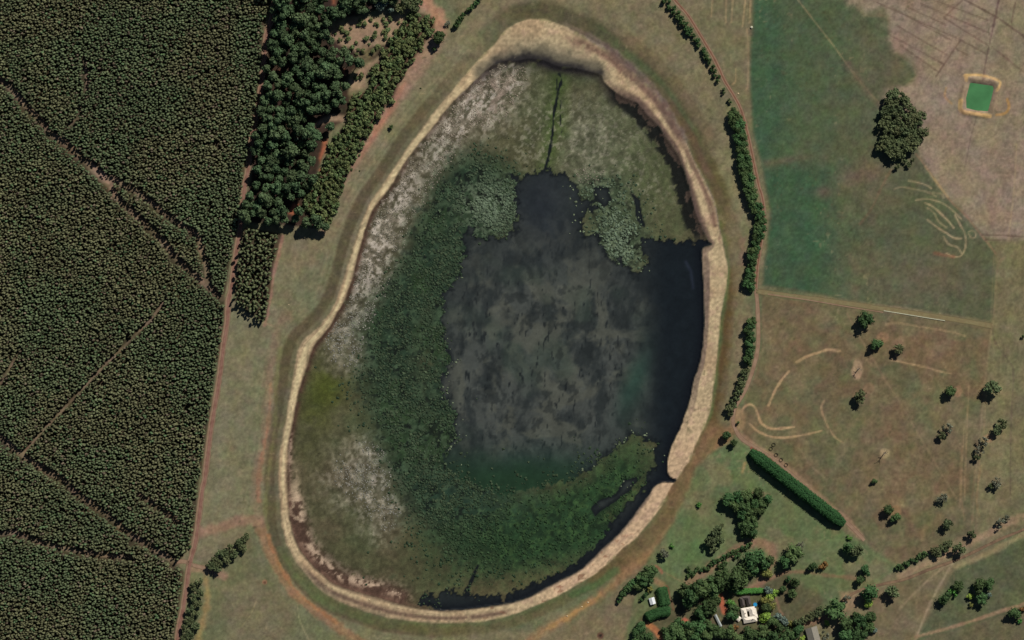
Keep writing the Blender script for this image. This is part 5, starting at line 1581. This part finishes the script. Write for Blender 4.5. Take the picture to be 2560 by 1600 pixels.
def roof_mat(name, col, scale=8.0):
    """Corrugated sheet: fine ribs and a little weathering."""
    m, nt, b = new_mat(name)
    geo = nt.nodes.new('ShaderNodeTexCoord')
    wv = nt.nodes.new('ShaderNodeTexWave')
    wv.inputs['Scale'].default_value = scale
    nt.links.new(geo.outputs['Object'], wv.inputs['Vector'])
    nz = nt.nodes.new('ShaderNodeTexNoise')
    nz.inputs['Scale'].default_value = .6
    nz.inputs['Detail'].default_value = 5
    nt.links.new(geo.outputs['Object'], nz.inputs['Vector'])
    cr = nt.nodes.new('ShaderNodeValToRGB')
    c = lin(col)
    cr.color_ramp.elements[0].position = .3
    cr.color_ramp.elements[0].color = tuple(c * .78) + (1,)
    cr.color_ramp.elements[1].position = .55
    cr.color_ramp.elements[1].color = tuple(c) + (1,)
    nt.links.new(nz.outputs['Fac'], cr.inputs['Fac'])
    nt.links.new(cr.outputs['Color'], b.inputs['Base Color'])
    bp = nt.nodes.new('ShaderNodeBump')
    bp.inputs['Strength'].default_value = .2
    bp.inputs['Distance'].default_value = .05
    nt.links.new(wv.outputs['Fac'], bp.inputs['Height'])
    nt.links.new(bp.outputs[0], b.inputs['Normal'])
    b.inputs['Roughness'].default_value = .55
    return m


M_CREAM = roof_mat('cream_roof', (236, 224, 206))
M_SLATE = roof_mat('dark_roof', (78, 68, 62))
M_WHITE = roof_mat('white_roof', (226, 230, 232))
M_GREYR = roof_mat('grey_roof', (158, 164, 160))
M_OLDR = roof_mat('weathered_roof', (134, 128, 114))
M_WALL = flat_mat('pale_wall', (206, 192, 168), .9, .1)
M_GLASS = flat_mat('window_glass', (40, 48, 54), .15, .5)
M_DOOR = flat_mat('painted_door', (86, 60, 44), .6, .3)


def wing(root, cx, cy, lx, ly, wall_h, roof_h, rmat, over=.7, hip=True, chimney=False, windows=True):
    """A block of rooms: walls, roof (hip or gable), windows and a door."""
    V, F = box_vf(cx - lx / 2, cy - ly / 2, -.3, cx + lx / 2, cy + ly / 2, wall_h)
    pmesh('wall', V, F, M_WALL, root)
    a, b = lx / 2 + over, ly / 2 + over
    z0, z1 = wall_h + .03, wall_h + roof_h
    th = .18
    if lx >= ly:
        k = max(a - b, .3) if hip else a
        rg = [(cx - k, cy, z1), (cx + k, cy, z1)]
        V = [(cx - a, cy - b, z0), (cx + a, cy - b, z0), (cx + a, cy + b, z0), (cx - a, cy + b, z0)] + rg
        F = [(0, 1, 5, 4), (1, 2, 5), (2, 3, 4, 5), (3, 0, 4)]
    else:
        k = max(b - a, .3) if hip else b
        rg = [(cx, cy - k, z1), (cx, cy + k, z1)]
        V = [(cx - a, cy - b, z0), (cx + a, cy - b, z0), (cx + a, cy + b, z0), (cx - a, cy + b, z0)] + rg
        F = [(1, 2, 5, 4), (2, 3, 5), (3, 0, 4, 5), (0, 1, 4)]
    V = V + [(x, y, z - th) for x, y, z in V[:4]]
    F = F + [(0, 6, 7, 1)[::1], (1, 7, 8, 2), (2, 8, 9, 3), (3, 9, 6, 0), (9, 8, 7, 6)]
    r = pmesh('roof', V, F, rmat, root)
    (x0, y0, _), (x1, y1, _) = rg
    w = .22
    V, F = box_vf(min(x0, x1) - w, min(y0, y1) - w, z1 - .08, max(x0, x1) + w, max(y0, y1) + w, z1 + .1)
    pmesh('ridge_cap', V, F, rmat, r)
    if chimney:
        V, F = box_vf(cx + lx * .2 - .5, cy - .5, wall_h, cx + lx * .2 + .5, cy + .5, z1 + 1.1)
        pmesh('chimney', V, F, M_DOOR, r)
    if windows:
        n = max(2, int(max(lx, ly) / 4))
        for i in range(n):
            for sd in (-1, 1):
                if lx >= ly:
                    x = cx - lx / 2 + lx * (i + .5) / n
                    y = cy + sd * (ly / 2 + .02)
                    V, F = box_vf(x - .6, y - .04, 1.0, x + .6, y + .04, 2.3)
                else:
                    y = cy - ly / 2 + ly * (i + .5) / n
                    x = cx + sd * (lx / 2 + .02)
                    V, F = box_vf(x - .04, y - .6, 1.0, x + .04, y + .6, 2.3)
                pmesh('window', V, F, M_GLASS, root)
    return r


def building(name, x, y, rot, label, cat):
    root = bpy.data.objects.new(name, None)
    COL.objects.link(root)
    root.location = (wx(x), wy(y), float(zat(x, y)))
    root.rotation_euler[2] = math.radians(rot)
    tag(root, label, cat)
    return root


h = building('homestead', 1872, 1536, 10, 'sprawling homestead with bright cream hipped roofs among garden trees', 'house')
wing(h, -6.6, 3.0, 7.0, 15, 3.2, 2.2, M_CREAM, chimney=True)
wing(h, 5.6, 3.4, 8.0, 14, 3.2, 2.4, M_CREAM)
wing(h, .5, -7.5, 19, 7.5, 3.2, 2.5, M_CREAM, chimney=True)
wing(h, .0, 8.2, 6.4, 4.6, 3.0, 1.5, M_CREAM)
wing(h, 9.0, -4.4, 6, 4, 2.8, 1.4, M_CREAM)
V, F = box_vf(9.9, -2.4, 2.5, 12.2, 8.0, 2.65)
pmesh('verandah', V, F, M_CREAM, h)
h2 = building('homestead_wing', 1863, 1503, 10, 'dark slate-roofed wing at the back of the cream homestead', 'house')
wing(h2, -4.6, 0, 5.5, 13, 3.2, 2.2, M_SLATE)
wing(h2, 4.6, 0, 5.5, 13, 3.2, 2.2, M_SLATE)
wing(h2, 0, 5.2, 8, 4.4, 3.2, 1.9, M_SLATE)
h3 = building('garden_house', 1847, 1547, 52, 'small white hut set at an angle left of the homestead', 'hut')
wing(h3, 0, 0, 6.5, 4.2, 2.6, 1.3, M_CREAM, .4)
sh = building('white_shed', 1630.5, 1502, 16, 'small square shed with a bright white roof between the hedges', 'shed')
wing(sh, 0, 0, 7.6, 9.4, 3.0, 1.6, M_WHITE, .4, False)
V, F = box_vf(-1.2, -4.78, 0, 1.2, -4.70, 2.2)
pmesh('door', V, F, M_DOOR, sh)
ls = building('long_shed', 1795, 1551, 26, 'long narrow grey-roofed shed left of the homestead', 'shed')
wing(ls, 0, 0, 3.6, 19, 2.6, .9, M_GREYR, .3, False)
gs = building('gable_shed', 2032, 1588, 15, 'large weathered gable shed at the bottom edge', 'shed')
wing(gs, 0, 0, 17, 24, 4.5, 4.2, M_OLDR, .5, False)
# small blue pool beside the house
pr = building('blue_pool', 1888, 1511, 0, 'small bright blue pool beside the cream homestead roof', 'pool')
M_BLUE = flat_mat('blue_water', (48, 146, 196), .1, .5, .06)
n = 20
ring = [(3.0 * math.cos(2 * math.pi * i / n), 3.0 * math.sin(2 * math.pi * i / n)) for i in range(n)]
V = [(a, b, 0) for a, b in ring] + [(a, b, 1.3) for a, b in ring] + [(a * .92, b * .92, 1.3) for a, b in ring] + [(a * .92, b * .92, .4) for a, b in ring]
F = []
for i in range(n):
    k = (i + 1) % n
    F += [(i, k, n + k, n + i), (n + i, n + k, 2 * n + k, 2 * n + i), (2 * n + i, 2 * n + k, 3 * n + k, 3 * n + i)]
pmesh('pool_wall', V, F, flat_mat('pool_wall', (70, 140, 180), .5), pr)
pmesh('pool_water', [(a * .925, b * .925, 1.05) for a, b in ring], [tuple(range(n))], M_BLUE, pr)

# ---------------------------------------------------------------- paddock fittings
M_CONC = flat_mat('pale_concrete', (196, 194, 168), .8, .2, .06)
M_RAIL = flat_mat('dark_rail', (58, 52, 44), .8, .2)
tr_ = building('feed_trough', 2286, 789, -9.3, 'long thin white trough on the grassy lane above the dry paddock', 'trough')
Lh = 46.5
for nm, (a, b, c, d, e, f) in (('trough_side', (-Lh, -.65, .12, Lh, -.50, .75)), ('trough_side', (-Lh, .50, .12, Lh, .65, .75)), ('trough_floor', (-Lh, -.498, .25, Lh, .498, .40)), ('trough_end', (-Lh - .15, -.65, .12, -Lh - .002, .65, .75)), ('trough_end', (Lh + .002, -.65, .12, Lh + .15, .65, .75))):
    V, F = box_vf(a, b, c, d, e, f)
    pmesh(nm, V, F, M_CONC, tr_)
for i in range(12):
    x = -Lh + 4 + i * 7.8
    V, F = box_vf(x - .3, -.6, -.6, x + .3, .6, .115)
    pmesh('foot', V, F, M_CONC, tr_)
gl = ['topmost', 'second from the top', 'middle', 'fourth', 'lowest']
for i, (a, b) in enumerate(tl(1800, 780, K2, [(427, 1055), (405, 1087), (447, 1136), (486, 1176), (526, 1216)])):
    g = building('tree_guard', a, b, 0, gl[i] + ' of five small ring guards beside the red-edged track', 'tree guard')
    g['group'] = 'ring guards by the track'
    for z in (.5, 1.3):
        sg = []
        for q in range(16):
            a0, a1 = 2 * math.pi * q / 16, 2 * math.pi * (q + 1) / 16
            sg.append(((2.6 * math.cos(a0), 2.6 * math.sin(a0), z), (2.6 * math.cos(a1), 2.6 * math.sin(a1), z), .22, .22))
        add('rail', tubes('guard_rail', sg, M_RAIL, 5), g)
    for q in range(6):
        a0 = 2 * math.pi * q / 6
        add('post', tubes('guard_post', [((2.6 * math.cos(a0), 2.6 * math.sin(a0), -.3), (2.6 * math.cos(a0), 2.6 * math.sin(a0), 1.6), .16, .14)], M_RAIL, 5), g)
M_ROCK = flat_mat('pale_rock', (196, 176, 140), .9, .1)
for i, (a, b, s_, lab) in enumerate(((1470, 1506, 1.6, 'rightmost of three pale rocks on the orange southern shore path'), (1455, 1517, 1.5, 'middle of three pale rocks on the orange southern shore path'), (1418, 1540, 1.6, 'leftmost of three pale rocks on the orange southern shore path'),
                                     (923, 1499, 1.2, 'small white stone on the southern sand bank'), (1846, 234, 1.6, 'tiny white stone beside the eastern track near the sparse shelterbelt gap'), (722, 762, 1.0, 'small white stone on the western grass strip'))):
    r = np.random.RandomState(i)
    v = ICO_V * (.7 + .5 * r.rand(12, 1)) * (s_, s_ * .8, s_ * .5)
    o = add('pale_rock', mesh_np('pale_rock', v, ICO_F, M_ROCK), None, (wx(a), wy(b), float(zat(a, b)) + s_ * .12), lab, 'rock')
# stock tank on the fence of the green field
tk = building('water_tank', 1879, 68, 0, 'tiny pale tank on the upper edge of the green field', 'tank')
sg = [((0, 0, -.2), (0, 0, 1.8), 1.6, 1.6)]
add('tank_body', tubes('tank_body', sg, M_CONC, 16), tk)
add('tank_lid', tubes('tank_lid', [((0, 0, 1.81), (0, 0, 2.1), 1.7, .3)], M_CONC, 16), tk)

# ---------------------------------------------------------------- lake vegetation
def tuft(seed):
    r = np.random.RandomState(seed)
    a = np.arange(6) / 6 * 6.28 + r.rand(6) * .7
    R0 = .45 + .85 * r.rand(6)
    ring = np.stack([np.cos(a) * R0, np.sin(a) * R0, np.full(6, -.15)], 1)
    a2 = a + .5
    R1 = (.2 + .6 * r.rand(6))
    mid = np.stack([np.cos(a2) * R1, np.sin(a2) * R1, .45 + .35 * r.rand(6)], 1)
    top = np.array([[(r.rand() - .5) * .5, (r.rand() - .5) * .5, .75 + .35 * r.rand()]])
    F = []
    for i in range(6):
        k = (i + 1) % 6
        F += [(i, k, 6 + i), (k, 6 + k, 6 + i), (6 + i, 6 + k, 12)]
    return np.concatenate([ring, mid, top]), np.array(F), .55 + .6 * r.rand(13)


TV = [tuft(i) for i in range(14)]
tx, ty, td = scatter([(680, 120), (1800, 120), (1800, 1560), (680, 1560)], 5.2, .48, 21)
tdi = sdf(SAND_IN, tx, ty, 30)
s = tdi > 6
tx, ty, tdi = tx[s], ty[s], tdi[s]
z = lake_zones(tx, ty)
u = RNG.rand(len(tx))
clump = fbm(tx, ty, 26, 3, 91)
dry = (z['water'] < -3) & (u < np.clip((z['pale'] - .12) * 1.15, 0, 1) * sst(.36, .6, clump) * .95) & (z['green'] < .8)
sw2 = np.clip(blob(tx, ty, 1000, 1000, 900, 900), 0, 1)
grn = (z['water'] < 2) & ~dry & (u < np.clip(z['green'] * 1.0 + z['greyclump'] * .7 + z['south'] * .35, 0, .9) * sst(.30, .5, clump))
isl = (z['water'] > 1) & (z['water'] < 26) & (RNG.rand(len(tx)) < .03 * np.clip(blob(tx, ty, 1460, 500, 80, 80) + blob(tx, ty, 1120, 1000, 40, 200) + blob(tx, ty, 1560, 1150, 90, 80) + blob(tx, ty, 1600, 600, 50, 60), 0, 1) * 3)
grn |= (z['water'] >= 2) & (ty > 1090) & (ty < 1330) & (tx < 1500) & (z['south'] < 9) & (RNG.rand(len(tx)) < .5 * np.exp(-np.clip(z['water'], 0, 200) / 26.0) * sst(.35, .55, clump))
grn |= (z['water'] >= 2) & (tx < 1200) & (RNG.rand(len(tx)) < .3 * np.exp(-np.clip(z['water'], 0, 200) / 12.0) * sst(.4, .6, clump))
grn |= (z['water'] > 0) & (z['water'] < 60) & (RNG.rand(len(tx)) < .55 * np.clip(blob(tx, ty, 1590, 1140, 45, 50) + blob(tx, ty, 1500, 1185, 60, 34, -25), 0, 1) * sst(.42, .6, clump))
L_TUFT = leaf_mat('reed_leaves', None, attr=True)


def tufts(name, sel, cfun, rmin, rmax, hz, label, cat):
    n = int(sel.sum())
    x, y = tx[sel], ty[sel]
    rr = (rmin + (rmax - rmin) * RNG.rand(n) ** 1.4)
    if name == 'green_reeds':
        rr = rr * (1 + .35 * np.clip(lake_zones(x, y)['greyclump'], 0, 1))
    merge(name, TV, RNG.randint(0, len(TV), n), np.stack([wx(x), wy(y), np.minimum(zat(x, y), -1.2)], 1), rr, rr * hz, RNG.rand(n) * 6.28, lin(cfun(x, y, n)) * (.72 + .5 * RNG.rand(n, 1)), L_TUFT, label, cat)


def c_dry(x, y, n):
    t = RNG.rand(n, 1)
    warm = sst(600, 250, y)[:, None]
    cold = sst(620, 850, y)[:, None]
    c = np.array((140, 133, 119)) * (1 - t) + np.array((118, 116, 100)) * t
    c = c * (1 - warm * .5) + np.array((160, 142, 124)) * warm * .5
    return c * (1 - cold * .45) + np.array((138, 140, 134)) * cold * .45


def c_green(x, y, n):
    zz = lake_zones(x, y)
    t = RNG.rand(n, 1)
    c = np.array((46, 64, 46)) * (1 - t) + np.array((68, 80, 58)) * t
    g = np.clip(zz['greyclump'], 0, 1)[:, None]
    c = c * (1 - g * .8) + np.array((104, 118, 97)) * g * .85
    so_ = np.clip(zz['south'], 0, 1)[:, None]
    return c * (1 - so_) + (np.array((38, 60, 37)) * (1 - t) + np.array((50, 72, 44)) * t) * so_


GRN, ISL = (tx[grn], ty[grn]), (tx[isl], ty[isl])
tx, ty, td = scatter([(690, 140), (1720, 140), (1720, 1500), (690, 1500)], 4.3, .48, 23)
tdi = sdf(SAND_IN, tx, ty, 30)
z = lake_zones(tx, ty)
clump = fbm(tx, ty, 22, 4, 92)
dry = (tdi > 8) & (z['water'] < -3) & (RNG.rand(len(tx)) < np.clip((z['pale'] - .12) * 1.2, 0, .9) * sst(.34, .56, clump)) & (z['green'] < .75) & (z['pale'] > .4)
tufts('dry_tussocks', dry, c_dry, .6, 1.7, .45, 'pale grey dried tussocks scattered over the lake margins', 'tussocks')
tx, ty = GRN
tufts('green_reeds', np.ones(len(tx), bool), c_green, 1.2, 3.1, .5, 'rounded green reed clumps crowding the western and southern lake', 'reeds')
tx, ty = ISL
tufts('floating_clumps', np.ones(len(tx), bool), lambda x, y, n: np.tile(np.array((116, 128, 100)), (n, 1)), .9, 2.4, .5, 'small pale clumps dotting the open water edge', 'water plants')
